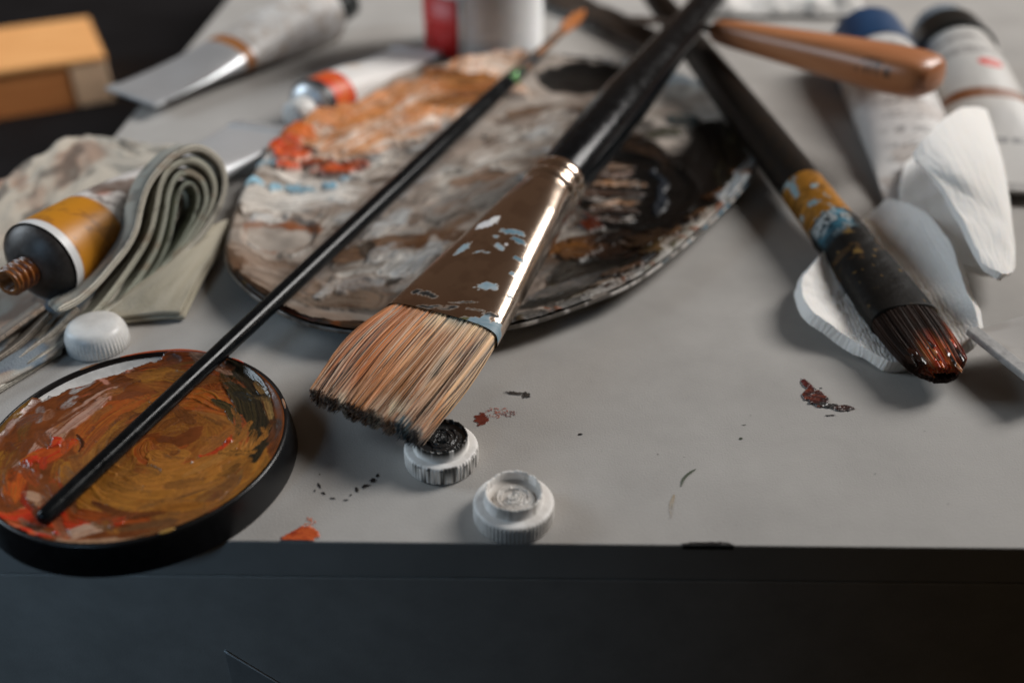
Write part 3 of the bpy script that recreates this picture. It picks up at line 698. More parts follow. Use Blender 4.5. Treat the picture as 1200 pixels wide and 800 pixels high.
# bristles
tl = BL(360, 466, 1.45); tr = BL(488, 518, 1.45)
hr = np.random.default_rng(11)
bc = Canvas(-1.2, sH+.6, -3.4, 3.4, 30, base=(.36, .17, .085))
def QB(u, v): return BL(u, v, 1.9)[:2]
bs = bc.stroke
for k in range(60):
    f = hr.uniform(); s0 = hr.uniform(0, sH); l = hr.uniform(.8, 2.4)
    yh = -2.2+4.4*f
    bs([(s0, yh+.1), (s0+l, yh)], hr.uniform(.12, .5), [[(.42, .17, .07), (.52, .28, .15)], [(.58, .40, .28), (.36, .17, .09)], [(.26, .10, .05), (.40, .20, .11)]][hr.integers(3)], 0, op=.7, dry=.3)
for (pts, w, cs, op) in (
    ([(470, 372), (440, 400), (400, 450)], 2.0, [(.46, .17, .06), (.36, .12, .05)], .85),
    ([(455, 385), (420, 410), (385, 450)], 1.0, [(.24, .09, .05), (.40, .16, .08)], .8),
    ([(500, 385), (470, 415), (430, 470)], 1.0, [(.50, .24, .12), (.40, .17, .09)], .7),
    ([(520, 380), (560, 392), (580, 400)], .9, [(.66, .56, .46), (.58, .44, .32)], .9),
    ([(505, 388), (540, 395), (575, 412)], 1.0, [(.62, .50, .40), (.50, .34, .24)], .75),
    ([(578, 405), (555, 440), (520, 480)], .7, [(.52, .36, .25), (.60, .46, .36)], .75),
    ([(545, 405), (520, 440), (500, 470)], .9, [(.44, .28, .20), (.54, .38, .28)], .7),
    ([(560, 440), (530, 480), (500, 505)], .5, [(.40, .20, .17), (.28, .10, .08)], .8),
    ([(405, 440), (385, 465), (380, 475)], 1.6, [(.40, .24, .20), (.50, .33, .27)], .7),
    ([(455, 465), (440, 490), (430, 500)], 1.2, [(.50, .36, .29), (.34, .17, .12)], .7),
    ([(500, 470), (480, 495), (470, 510)], 1.2, [(.48, .34, .28), (.36, .19, .15)], .7),
    ([(520, 430), (510, 445), (500, 455)], .35, [(.05, .04, .035)], .9),
    ([(560, 415), (545, 425), (530, 432)], .22, [(.06, .05, .045)], .8),
    ): bs([QB(*p) for p in pts], w, cs, 0, op=op, dry=.15, nb=10)
for u, v, rx, ry, cs in ((535, 386, .45, .3, [tealp]), (548, 388, .3, .2, [(.12, .22, .28)]), (473, 493, .28, .35, [(.08, .13, .19)]), (466, 478, .28, .3, [(.62, .55, .50)]), (480, 507, .18, .22, [(.6, .2, .06)]), (400, 465, .15, .3, [(.6, .5, .46)]), (435, 485, .3, .2, [(.55, .46, .42)]), (488, 500, .3, .2, [(.08, .11, .15), (.3, .2, .18)])):
    bc.dab(QB(u, v), rx, ry, -.8, cs, 0, rag=1.1)
NS = 5600; SEG = 13; SD = 4
NCL = 46
cl_c = np.sort(hr.uniform(-1, 1, NCL)); cl_z = hr.uniform(-1, 1, NCL)
Vs = []; Fs = []; Cs = []; Ps = []
tpar = np.append(np.linspace(0, .9, SEG-4), [.935, .96, .985, 1])
for k in range(NS):
    f = hr.uniform(-1, 1); g = hr.uniform(-1, 1)
    if k % 3 == 0: g = hr.uniform(.55, 1.0)
    lim = (1-abs(f)**3.6)**(1/3.6)
    yh = f*2.2; zh = g*.55*lim
    ci = int(np.argmin((cl_c-f)**2*9+(cl_z-g)**2*.6))
    cell = (f+.012*g)*44+2.2*float(vnoise(f*7+30, g*.8, 8)); lock = math.floor(cell); inl = abs(cell-lock-.5)*2
    fk = f+(cl_c[ci]-f)*.42+hr.normal(0, .014)
    gk = g+(cl_z[ci]-g)*.2
    fk += -(cell-lock-.5)/44*.55
    ft = (fk+1)/2
    yt = tr[1]+(tl[1]-tr[1])*ft; xt = tr[0]+(tl[0]-tr[0])*ft
    L0 = 1-abs(hr.normal(0, .018))-.03*float(vnoise(f*9+20, 3, 2))
    if inl > .78: zh -= .06*np.sign(g)
    if hr.uniform() < .03: L0 -= hr.uniform(0, .08)
    zt_ = gk*.34+.02
    bul = (.28*max(0, f)**1.3-.10*max(0, -f))              # the outer left hairs bow outwards
    wob = hr.normal(0, .035); wz = hr.normal(0, .05)
    t = tpar*L0
    x = sH+.15+(xt-sH-.15)*t
    y = yh+(yt-yh)*(t**1.25)+bul*np.sin(math.pi*np.clip(t, 0, 1))+wob*np.sin(math.pi*t*1.3)
    z = zh+(zt_-zh)*t+.10*np.sin(math.pi*t)*np.sign(g)*abs(g)+wz*t*t-.10*t*t
    pth = np.stack([x, y, z], 1)
    r = .017*(1-.35*tpar**2)*hr.uniform(.7, 1.4); r[-1] *= .5
    ph = hr.uniform(0, 6)
    b0 = len(Vs)
    for i in range(SEG):
        for j in range(SD):
            a = ph+2*math.pi*j/SD
            Vs.append((pth[i, 0], pth[i, 1]+r[i]*math.cos(a), pth[i, 2]+r[i]*math.sin(a)))
    for i in range(SEG-1):
        for j in range(SD):
            q = (j+1) % SD
            Fs.append((b0+i*SD+j, b0+i*SD+q, b0+(i+1)*SD+q, b0+(i+1)*SD+j))
    Fs.append(tuple(b0+(SEG-1)*SD+j for j in range(SD)))
    c, _, _, _ = bc.sample(x, y)
    jit = hr.uniform(.35, 1.9)*(.55+.95*float(vnoise(f*24+50, g*2, 5)))
    tint = hr.uniform(0, 1)
    lj = .55+1.0*float(vnoise(lock*1.37+.3, 5.5, 21))
    jit = lj*hr.uniform(.75, 1.25)
    if inl > .78: jit *= .30  # hairs between locks painted darker, as the shade in the gaps
    c = c*jit*1.12*np.array([1.10, 1.02, .80])
    if tint < .20: c = c*.3+np.array([.70, .52, .38])*.7
    elif tint > .84: c = c*.22
    tipd = (sstep(.962+hr.normal(0, .016), .995, t)*hr.choice([1, 1, .7]))[:, None]
    c = c*(1-tipd)+np.array([.010, .009, .009])*tipd
    if g < .0: c = c*.8  # lower hairs darkened in colour for the shade underneath
    Cs.append(np.repeat(np.clip(c, 0, 1), SD, 0))
mesh('bristles', Vs, Fs, M['hair'], bb, col=np.vstack(Cs), prop=(0, .42))

# ------------------------------------------------------------------ thin round brush
E1 = P(46, 611, 1.22); F1 = P(600, 92, 2.5)
TBM = frame(E1, F1-E1)
tbx = thing('thin_brush', 'thin black round brush with its handle end in the lid, orange tip far away', 'paintbrush', TBM)
l1 = np.linalg.norm(F1-E1); ltip = to_local(TBM, P(682, 14, 2.5+.35))[0]
hp = [(0, .02), (.04, .15), (.16, .24), (.4, .275), (1.2, .29), (4, .30), (10, .335), (16, .385), (21, .43), (25, .455), (28, .45), (l1-1.5, .43), (l1-.6, .40), (l1-.5, .36)]
hs = [tuple(q) for q in crom(hp, 120)]
Vh, Fh = lathe_x(hs, 40); mesh('handle', Vh, Fh, M['black_lacquer'], tbx)
lf = ltip-l1
fp = [(l1-.9, .30), (l1-.85, .41), (l1-.3, .42), (l1-.1, .38), (l1+.1, .42), (l1+.5, .42), (l1+.7, .38), (l1+1.5, .36), (l1+lf*.45, .27), (l1+lf*.66, .22), (l1+lf*.66, .15)]
fs = []
for (a, b), (c, d) in zip(fp[:-1], fp[1:]):
    for t in np.linspace(0, 1, 12, endpoint=False): fs.append((a+(c-a)*t, b+(d-b)*t))
Vt, Ft = lathe_x(fs, 40)
cf = np.zeros((len(Vt), 3))+np.array([.03, .03, .032])
g1 = sstep(l1-.7, l1-.4, Vt[:, 0])*(1-sstep(l1+.6, l1+1.0, Vt[:, 0]))*sstep(.42, .55, fbm(Vt[:, 0]*2, Vt[:, 1]*4+Vt[:, 2]*3, 4))
cf = cf*(1-g1[:, None])+np.array([.07, .30, .04])*g1[:, None]
g2 = sstep(l1+.2, l1+1.2, Vt[:, 0])*sstep(.48, .6, fbm(Vt[:, 0]*1.4+7, Vt[:, 1]*5, 8)); cf = cf*(1-g2[:, None])+np.array([.30, .14, .06])*g2[:, None]
mesh('ferrule', Vt, Ft, M['metal_paint'], tbx, col=cf, prop=(.4, .35))
def hair_tuft(name, parent, s0, s1, a0, b0, a1, b1, n, cfun, rough, hm='hair', rad=.02, mid=1.0, tipround=.0, seed=1, nexp=2.0):
    """a round or filbert tuft of separate hairs from s0 to s1 along local x"""
    g = np.random.default_rng(seed); Vs = []; Fs = []; Cs = []; SG = 8; SD = 3
    tp = np.linspace(0, 1, SG)
    for k in range(n):
        a = g.uniform(0, 2*math.pi); q = math.sqrt(g.uniform(.2, 1))
        cy, cz = math.cos(a)*q, math.sin(a)*q
        ln = 1-tipround*abs(cy)**2.2-abs(g.normal(0, .02))
        t = tp*ln
        bulge = np.sin(math.pi*np.clip(t, 0, 1))*mid
        y = cy*(a0+(a1-a0)*t+bulge); z = cz*(b0+(b1-b0)*t+bulge*.6)
        x = s0+(s1-s0)*t
        y = y+g.normal(0, .02)*t; z = z+g.normal(0, .02)*t
        r = rad*(1-.5*tp)*g.uniform(.7, 1.3); b_ = len(Vs); ph = g.uniform(0, 6)
        for i in range(SG):
            for j in range(SD):
                w = ph+2*math.pi*j/SD; Vs.append((x[i], y[i]+r[i]*math.cos(w), z[i]+r[i]*math.sin(w)))
        for i in range(SG-1):
            for j in range(SD):
                w = (j+1) % SD; Fs.append((b_+i*SD+j, b_+i*SD+w, b_+(i+1)*SD+w, b_+(i+1)*SD+j))
        Fs.append(tuple(b_+(SG-1)*SD+j for j in range(SD)))
        Cs.append(np.repeat(cfun(x, y, z, g), SD, 0))
    mesh(name, Vs, Fs, M[hm], parent, col=np.clip(np.vstack(Cs), 0, 1), prop=(0, rough))
sb = l1+lf*.66
hair_tuft('bristles', tbx, sb-.1, ltip, .22, .22, .06, .06, 500, lambda x, y, z, g: np.tile(np.array([.50, .17, .035])*g.uniform(.6, 1.3), (len(x), 1)), .45, rad=.03, mid=.30, seed=5)

# ------------------------------------------------------------------ filbert brush at the right
T2 = P(1110, 441, 1.05); E2 = P(770, 0, 2.5)
FBM = frame(T2, E2-T2)
fb = thing('filbert_brush', 'thick filbert brush with gold band and dark bristles tipped in red orange paint', 'paintbrush', FBM)
def F2(u, v, z=1.9): return to_local(FBM, P(u, v, z))
s_root = F2(1043, 367, 1.6)[0]; s_g0 = F2(966, 258, 1.9)[0]; s_g1 = F2(938, 219, 1.9)[0]
LB = 42
hp = [(s_g1-.3, .92), (s_g1+.3, 1.0), (s_g1+3, 1.03), (s_g1+8, 1.02), (s_g1+14, .95), (s_g1+22, .85), (s_g1+30, .72), (s_g1+34, .6), (s_g1+34.6, .3), (s_g1+34.7, .05)]
hs = [tuple(q) for q in crom(hp, 90)]; Vh, Fh = lathe_x(hs, 56); mesh('handle', Vh, Fh, M['black_worn'], fb)
# brass band
def band(name, s0, s1, a0, b0, a1, b1, colf_, n0, n1, parent, rows=60):
    rings = [sring(s, a0+(a1-a0)*t, b0+(b1-b0)*t, n0+(n1-n0)*t, 120) for t, s in ((t, s0+(s1-s0)*t) for t in np.linspace(0, 1, rows))]
    Vb, Fb = loft(rings, False, False)
    c, pr_ = colf_(Vb); mesh(name, Vb, Fb, M['metal_paint'], parent, col=c, prop=pr_)
def gold_c(Vb):
    n = fbm(Vb[:, 0]*1.5, np.arctan2(Vb[:, 2], Vb[:, 1])*2.2, 6); d = fbm(Vb[:, 0]*4, Vb[:, 1]*4, 12)
    c = np.zeros((len(Vb), 3))+np.array([.50, .22, .030])
    c = c*(1-.55*sstep(.4, .75, d)[:, None])
    ang_ = np.arctan2(Vb[:, 2], Vb[:, 1])
    m1 = (sstep(.60, .66, n)*sstep(-2.2, -1.2, -np.abs(ang_-.9)*1.5))[:, None]
    c = c*(1-m1)+(np.array([.20, .28, .30])*(.8+.8*d[:, None]))*m1
    return c, np.stack([.55*(1-m1[:, 0]), np.full(len(Vb), .38)], 1)
band('gold_band', s_g0-.05, s_g1+.35, 1.05, 1.05, 1.02, 1.02, gold_c, 2, 2, fb)
def dark_c(Vb):
    n = fbm(Vb[:, 0]*1.2, Vb[:, 1]*1.6+Vb[:, 2], 14, 5); n2 = fbm(Vb[:, 0]*3, Vb[:, 1]*4, 24)
    c = np.zeros((len(Vb), 3))+np.array([.009, .008, .007])
    near = sstep(s_g0-2.0, s_g0-.6, Vb[:, 0])*sstep(-.2, .3, Vb[:, 2])*sstep(-.45, .1, Vb[:, 1]*1.0+.0)
    m1 = (sstep(.46, .56, n)*near)[:, None]; c = c*(1-m1)+(np.array([.05, .16, .22])*(.6+1.2*n2[:, None]))*m1
    m2 = (sstep(.55, .63, n2)*near)[:, None]; c = c*(1-m2)+np.array([.34, .36, .36])*m2
    m3 = (sstep(.64, .72, n)*(1-near))[:, None]; c = c*(1-m3)+np.array([.055, .030, .012])*m3
    m4 = (sstep(.73, .78, n2)*(1-near)*sstep(.2, .6, Vb[:, 2]))[:, None]; c = c*(1-m4)+np.array([.17, .10, .03])*m4
    return c, np.stack([np.zeros(len(Vb)), .30+.35*n], 1)
def ferr():
    rows = 90; rings = []
    for t in np.linspace(0, 1, rows):
        s = s_g0+(s_root-s_g0)*t
        a = 1.06+(1.33-1.06)*sstep(.1, 1, t); b = 1.06+(.78-1.06)*sstep(.15, 1, t); n = 2+.6*t
        bump_ = .05*math.exp(-((t-.06)/.03)**2)+.04*math.exp(-((t-.16)/.03)**2)
        R = sring(s, a+bump_, b+bump_, n, 140)
        k = .05*(fbm(R[:, 0]*1.5+R[:, 1]*1.3, R[:, 2]*1.5+R[:, 0], 31)-.5); R[:, 1] *= 1+k; R[:, 2] *= 1+k
        rings.append(R)
    Vb, Fb = loft(rings, False, True); c, p_ = dark_c(Vb); mesh('ferrule', Vb, Fb, M['dark_coat'], fb, col=c, prop=p_)
ferr()
qo = F2(1100, 421, 1.35)
def fil_c(x, y, z, g):
    t = 1-x/s_root
    c = np.tile(np.array([.024, .012, .008])*g.uniform(.5, 1.2), (len(x), 1))
    n = vnoise(np.full(len(x), g.uniform(0, 50)), x*2, 3)
    d1 = np.exp(-(((x-qo[0])/.95)**2+((y-qo[1])/.62)**2)**2)*(z > -.1)
    d2 = np.exp(-(((x-qo[0]-.5)/1.2)**2+((y-(qo[1]-1.25))/.35)**2)**2)*(z > -.3)
    d3 = np.exp(-((x-.25)/.35)**2)*.4
    m_ = np.clip(d1*1.05+d2*.8, 0, 1)*sstep(.30, .42, n+.25*g.uniform())
    c = c*(1-m_[:, None])+np.array([[.62, .10, .018], [.50, .045, .012], [.40, .13, .03]][g.integers(3)])*m_[:, None]
    if g.uniform() < .2: c = c*(1-d3[:, None])+np.array([.30, .22, .20])*d3[:, None]
    return c
hair_tuft('bristles', fb, s_root+.25, .0, 1.29, .745, 1.02, .34, 2600, fil_c, .42, hm='dark_hair', rad=.040, mid=.13, tipround=.22, seed=9)

gq = np.random.default_rng(77); Vw = []; Fw = []; Cw = []
for k in range(40):
    if k >= 16: c_ = np.array([gq.uniform(.4, s_root-.1), gq.uniform(-1.05, 1.05), 0])
    elif k < 10: c_ = np.array([qo[0]+gq.uniform(-.6, .5), qo[1]+gq.uniform(-.45, .45), 0])
    else: c_ = np.array([qo[0]+gq.uniform(-.2, 1.3), -.85+gq.uniform(-.1, .25), 0])
    hz = .36+.33*c_[0]/s_root; e_ = 1-min(1, abs(c_[1])/1.15)**2.2; c_[2] = hz*math.sqrt(max(e_, .05))+.02
    la_, lb_, lz_ = gq.uniform(.16, .42), gq.uniform(.05, .12), gq.uniform(.03, .06)
    if k >= 16: la_ *= 1.7; lb_ *= 1.5
    n1, n2 = 9, 16; b_ = len(Vw)
    for i in range(n1):
        ph = math.pi/2*i/(n1-1)
        for j in range(n2):
            t_ = 2*math.pi*j/n2; kk = 1+.5*(float(vnoise(t_*1.5+k*9, ph*2, 4))-.5)
            Vw.append((c_[0]+la_*kk*math.cos(ph)*math.cos(t_), c_[1]+lb_*kk*math.cos(ph)*math.sin(t_), c_[2]+lz_*math.sin(ph)-.03*math.cos(ph)))
            Cw.append(np.array([[.62, .12, .02], [.55, .05, .012], [.45, .16, .05], [.30, .03, .01]][k % 4] if k < 16 else [[.016, .009, .007], [.03, .010, .006], [.07, .012, .006]][k % 3])*(.7+.6*float(vnoise(t_*2, ph*3, k))))
    for i in range(n1-1):
        for j in range(n2):
            w_ = (j+1) % n2; Fw.append((b_+i*n2+j, b_+i*n2+w_, b_+(i+1)*n2+w_, b_+(i+1)*n2+j))
mesh('wet_paint', Vw, Fw, M['paint'], fb, col=np.clip(np.array(Cw), 0, 1), prop=(0, .18), label='clotted wet paint on the bristles, orange red at the tip')

# ------------------------------------------------------------------ palette knife with wooden handle
K0 = P(1098, 92, 5.0); K1 = P(838, 36, 4.0)
KM = frame(K0, K1-K0)
kn = thing('painting_knife', 'painting knife with a brown wooden handle and dark stained blade', 'palette knife', KM)
lk = np.linalg.norm(K1-K0)
secs = [(0, .5, .45), (.12, .95, .75), (.5, 1.32, 1.0), (1.2, 1.46, 1.12), (2.5, 1.46, 1.15), (4.5, 1.34, 1.12), (7, 1.15, 1.02), (9.5, .95, .9), (lk-1.2, .72, .75), (lk-.2, .58, .62), (lk, .48, .5)]
sa = np.array(secs); sk = crom(sa, 260)
rings = [sring(s, a*1.08, b*.93, 2.7, 160) for s, a, b in sk]
Vk, Fk = loft(rings)
wc = np.zeros((len(Vk), 3)); gr = fbm(Vk[:, 0]*.35, Vk[:, 1]*5+Vk[:, 2]*4, 3, 5)
wc = np.array([.36, .125, .045])*(1-gr[:, None])+np.array([.52, .22, .10])*gr[:, None]
def KL(u, v, zl=.98):
    d = np.array(KM.inverted().to_3x3() @ Vector(ray(u, v))); o_ = to_local(KM, (0, 0, HC)); return o_+(zl-o_[2])/d[2]*d
st = KL(1020, 66)
e = np.hypot((Vk[:, 0]-st[0])/1.25, (Vk[:, 1]-st[1])/.55)
mk = (1-sstep(.85, 1.0, e))*sstep(.40, .46, vnoise(Vk[:, 0]*6, Vk[:, 1]*9, 5))*(Vk[:, 2] > 0)
st2 = KL(915, 41); e = np.hypot((Vk[:, 0]-st2[0])/.5, (Vk[:, 1]-st2[1])/.2)
mk = np.maximum(mk, (1-sstep(.85, 1.0, e))*sstep(.45, .52, vnoise(Vk[:, 0]*8, Vk[:, 1]*9, 7))*(Vk[:, 2] > 0))
wc = wc*(1-.75*mk[:, None])+np.array([.05, .03, .02])*.75*mk[:, None]
ho = KL(1066, 77); e = np.hypot(Vk[:, 0]-ho[0], Vk[:, 1]-ho[1])
mh = (1-sstep(.22, .34, e))*(Vk[:, 2] > .3); Vk[:, 2] -= mh*.6
wc = wc*(1-.7*mh[:, None])+np.array([.06, .025, .012])*.7*mh[:, None]
mesh('handle', Vk, Fk, M['wood_print'], kn, col=wc, prop=(0, .36))
Vt, Ft = loft([sring(s, a, b, 2, 24) for s, a, b in ((lk-.4, .30, .30), (lk+.6, .26, .22), (lk+2.2, .24, .16), (lk+3.4, .4, .10))])
mesh('tang', Vt, Ft, M['blade'], kn)
kr = []
for s, a, z in ((3.2, .3, 0), (3.6, .6, -.05), (4.4, .85, -.2), (5.4, .9, -.3), (6.4, .7, -.35), (7.2, .2, -.36)):
    kr.append(sring(lk+s, a, .05, 3, 40, 0, z))
Vb, Fb = loft(kr); mesh('blade', Vb, Fb, M['blade'], kn)

# flat dark scraper lying on the table behind the palette
W0 = P(786, 66, .3); W1 = P(612, -24, .3)
WM = frame((W0[0], W0[1], 0), (W1-W0)*np.array([1, 1, 0]))
sc_ = thing('scraper', 'flat dark brown scraper lying behind the palette under the large brush', 'scraper', WM)
V, F = loft([sring(q, a, b, 3.2, 60, 0, .5) for q, a, b in ((0, .9, .3), (.3, 1.2, .42), (3, 1.35, .46), (8, 1.45, .46), (9.6, 1.4, .44))]); mesh('handle', V, F, M['blade'], sc_)
V, F = loft([sring(q, a, b, 3.2, 60, 0, .5) for q, a, b in ((9.3, 1.3, .12), (12, 1.6, .09), (16, 1.9, .05), (17, 1.9, .03))]); mesh('blade', V, F, M['blade'], sc_)

# ------------------------------------------------------------------ caps
def cap_mesh(parent, R, top_paint, stains, seed, flip=False):
    g = np.random.default_rng(seed)
    N = 480; t = np.linspace(0, 2*math.pi, N, endpoint=False)
    rb = .5+.5*np.cos(t*60); rb = rb**.6
    prof = [(R-.10, .0, 0), (R-.03, .02, .3), (R, .08, 1), (R, .55, 1), (R-.01, .60, .8), (R-.045, .655, .2), (R-.10, .685, 0), (R-.22, .695, 0), (R-.38, .70, 0)]
    rings = [np.stack([(r-.035*k*(1-rb))*np.cos(t), (r-.035*k*(1-rb))*np.sin(t), np.full(N, z)], 1) for r, z, k in prof]
    V, F = loft(rings, cap1=False)
    col = np.zeros((len(V), 3))+np.array([.82, .79, .755])
    a = np.arctan2(V[:, 1], V[:, 0]); n = fbm(a*6, V[:, 2]*5, seed); n2 = fbm(V[:, 0]*4, V[:, 1]*4+V[:, 2], seed+3)
    dirt = (.25*sstep(.5, .7, n2))[:, None]; col = col*(1-dirt)+np.array([.42, .38, .33])*dirt
    groove = np.tile(1-rb, len(prof))[:, None]*((V[:, 2] > .05)&(V[:, 2] < .62))[:, None]
    if stains:
        m = (sstep(.44, .56, n)*sstep(-2.6, -1.9, a)*(1-sstep(-.6, .1, a))*(V[:, 2] < .66))[:, None]
        m = np.clip(m+.6*groove*sstep(.35, .6, n)[:, None]*(a < 0)[:, None], 0, 1)
        col = col*(1-m*.92)+np.array([.02, .017, .015])*m*.92
    mesh('cap_body', V, F, M['paint_dry'], parent, col=col, prop=(0, .42))
    # socket ring with a ragged lip
    NN = 240; t = np.linspace(0, 2*math.pi, NN, endpoint=False); rings = []
    rag = .06*(vnoise(t*14, t*0, seed+8)-.5)+.05*(vnoise(t*5, t*0, seed+9)-.5)
    r0 = .90
    for r, z, k in ((r0+.05, .69, 0), (r0, .74, 0), (r0-.01, 1.0, .3), (r0-.005, 1.07, 1), (r0-.03, 1.11, 1), (r0-.07, 1.07, 1), (r0-.09, .95, .4), (r0-.10, .8, 0), (r0-.14, .70, 0)):
        rings.append(np.stack([(r+rag*.3*k)*np.cos(t), (r+rag*.3*k)*np.sin(t), z+rag*k], 1))
    V, F = loft(rings, False, False)
    rn = fbm(V[:, 0]*5, V[:, 1]*5, seed+2)[:, None]
    rc = np.zeros((len(V), 3))+np.array([.82, .79, .755])
    if stains:
        m = sstep(.30, .5, rn+.10)*(V[:, 2] > .8)[:, None]; rc = rc*(1-m)+np.array([.02, .018, .016])*m
    else:
        m = .6*sstep(.5, .6, rn); rc = rc*(1-m)+np.array([.36, .33, .29])*m
    mesh('socket', V, F, M['paint'], parent, col=rc, prop=(0, .3))
    cv = Canvas(-1, 1, -1, 1, 60, base=top_paint[0], rough=.3, cover=1)
    for k in range(14):
        R0 = g.uniform(.05, .65); a0 = g.uniform(0, 6); d = g.uniform(1.5, 3.5)
        cv.stroke([(R0*math.cos(a0+d*q), R0*math.sin(a0+d*q)) for q in np.linspace(0, 1, 5)], g.uniform(.12, .28), top_paint, .09, nb=4, dry=.1, rough=.25)
    cv.stroke([(-.05, -.12), (.12, .02), (.05, .15)], .16, [top_paint[-1]], .16)
    TH, KK = np.meshgrid(np.linspace(0, 2*math.pi, 160, endpoint=False), np.linspace(.01, 1, 60))
    X = np.cos(TH)*KK*(r0-.095); Y = np.sin(TH)*KK*(r0-.095); C, A, Hh, Rr = cv.sample(X, Y)
    Z = .72+Hh+.10*KK**4+(0.16 if stains else 0)
    mesh('dried_paint', np.stack([X, Y, Z], -1).reshape(-1, 3), grid_faces(60, 160, True), M['paint'], parent, col=C.reshape(-1, 3), prop=np.stack([np.zeros(Rr.size), Rr.ravel()], 1))
q = P(602, 590, .55); c1 = thing('tube_cap', 'white ribbed tube cap standing alone near the front edge with white paint inside', 'bottle cap', (q[0], q[1], .016), 'loose tube caps on the table')
cap_mesh(c1, 1.27, [(.56, .52, .48), (.66, .62, .58), (.46, .42, .38), (.70, .67, .63)], False, 3)
q = P(517, 525, .55); m_c = Matrix.Translation(Vector((q[0], q[1], .03))) @ Matrix.Rotation(math.radians(2), 4, 'Y') @ Matrix.Rotation(2.4, 4, 'Z')
c2 = thing('tube_cap', 'white ribbed tube cap holding black paint under the flat brush bristles', 'bottle cap', Matrix.Translation(Vector((q[0], q[1], .016))), 'loose tube caps on the table')
cap_mesh(c2, 1.24, [(.014, .014, .015), (.03, .03, .03), (.02, .018, .018), (.05, .05, .05)], True, 12)
q = P(113, 393, .45)
c3 = thing('tube_cap', 'smooth white tube cap half hidden under the folded rag beside the lid', 'bottle cap', (q[0], q[1], .016), 'loose tube caps on the table')
N = 300; t = np.linspace(0, 2*math.pi, N, endpoint=False); rb = (.5+.5*np.cos(t*50))**.6
rings = [np.stack([(r-.03*k*(1-rb))*np.cos(t), (r-.03*k*(1-rb))*np.sin(t), np.full(N, z)], 1) for r, z, k in ((1.12, 0, 0), (1.18, .03, 1), (1.18, .40, 1), (1.16, .55, .5), (1.10, .74, 0), (1.0, .92, 0), (.82, 1.0, 0), (.5, 1.04, 0), (.05, 1.05, 0))]
V, F = loft(rings); mesh('cap_body', V, F, M['plastic_white'], c3)

# ------------------------------------------------------------------ paint tubes
dark_tail = 'paint_tube.004'
M['crimp_grey'] = mat('crimp_grey', (.36, .35, .34), .55, metal=.15, var=.25, vscale=3)
def tube_body(parent, s0, s1, R, tailw, paint, squash=1.0, flat=.06, dent=.06, seed=1, nz0=0.0):
    """round at the shoulder, pressed flat at the tail; x runs from the shoulder to the tail. paint(s, y, ang)->(col, metal, rough)"""
    NRw, NCw = 150, 120; rings = []
    for i, t in enumerate(np.linspace(0, 1, NRw)):
        k = t**1.4
        a = R+(tailw-R)*k; b = R*squash+(flat-R*squash)*sstep(.0, 1.0, t**1.15)
        n = 2.0+.4*k
        r = sring(s0+(s1-s0)*t, a, max(b, flat), n, NCw)
        an = np.linspace(0, 2*math.pi, NCw, endpoint=False)
        d = dent*math.sin(math.pi*min(1, t*1.05))*(fbm(np.full(NCw, t*5), 2+np.cos(an)*1.5, seed)-.5)
        r[:, 2] = r[:, 2]*(1+d*2); r[:, 1] *= 1+d*.5
        r[:, 2] += nz0*k
        rings.append(r)
    V, F = loft(rings, False, True)
    an = np.tile(np.linspace(0, 2*math.pi, NCw, endpoint=False), NRw)
    c, m, ro = paint(V[:, 0], V[:, 1], an, V[:, 2])
    mesh('tube_body', V, F, M['tube'], parent, col=c, prop=np.stack([m, ro], 1))
    Vc, Fc = box(s1-.05, s1+.75, -tailw*1.0, tailw*1.0, nz0-flat-.06, nz0+flat+.06)
    o = mesh('crimp', Vc, Fc, M['silver'] if parent.name != dark_tail else M['crimp_grey'], parent, smooth=False); bevel(o, .05)
def shoulder(parent, s0, R, neck, m, nm='shoulder', ln=.8):
    V, F = lathe_x([(s0-ln, neck), (s0-ln+.02, neck+.12), (s0-.35, R*.82), (s0-.12, R*.96), (s0+.02, R)], 64); mesh(nm, V, F, m, parent)
def threads(parent, s0, s1, r, m, turns=4):
    N = 48; rows = 70; rings = []
    t = np.linspace(0, 2*math.pi, N, endpoint=False)
    for i in range(rows):
        f = i/(rows-1); s = s0+(s1-s0)*f
        rr_ = r+.07*np.cos(2*math.pi*f*turns-t)*min(1, 8*f*(1-f)+.2)
        rings.append(np.stack([np.full(N, s), rr_*np.cos(t), rr_*np.sin(t)], 1))
    rr_ = r*.62; rings.append(np.stack([np.full(N, s1), rr_*np.cos(t), rr_*np.sin(t)], 1))
    rings.append(np.stack([np.full(N, s0+(s1-s0)*.3), rr_*.9*np.cos(t), rr_*.9*np.sin(t)], 1))
    V, F = loft(rings, False, True); mesh('threaded_neck', V, F, m, parent)
def mixc(c, m, k): return c*(1-m[:, None])+np.array(k)*m[:, None]

def hit(Mx, u, v, zl):
    d = np.array(Mx.inverted().to_3x3() @ Vector(ray(u, v))); o_ = to_local(Mx, (0, 0, HC)); return o_+(zl-o_[2])/d[2]*d
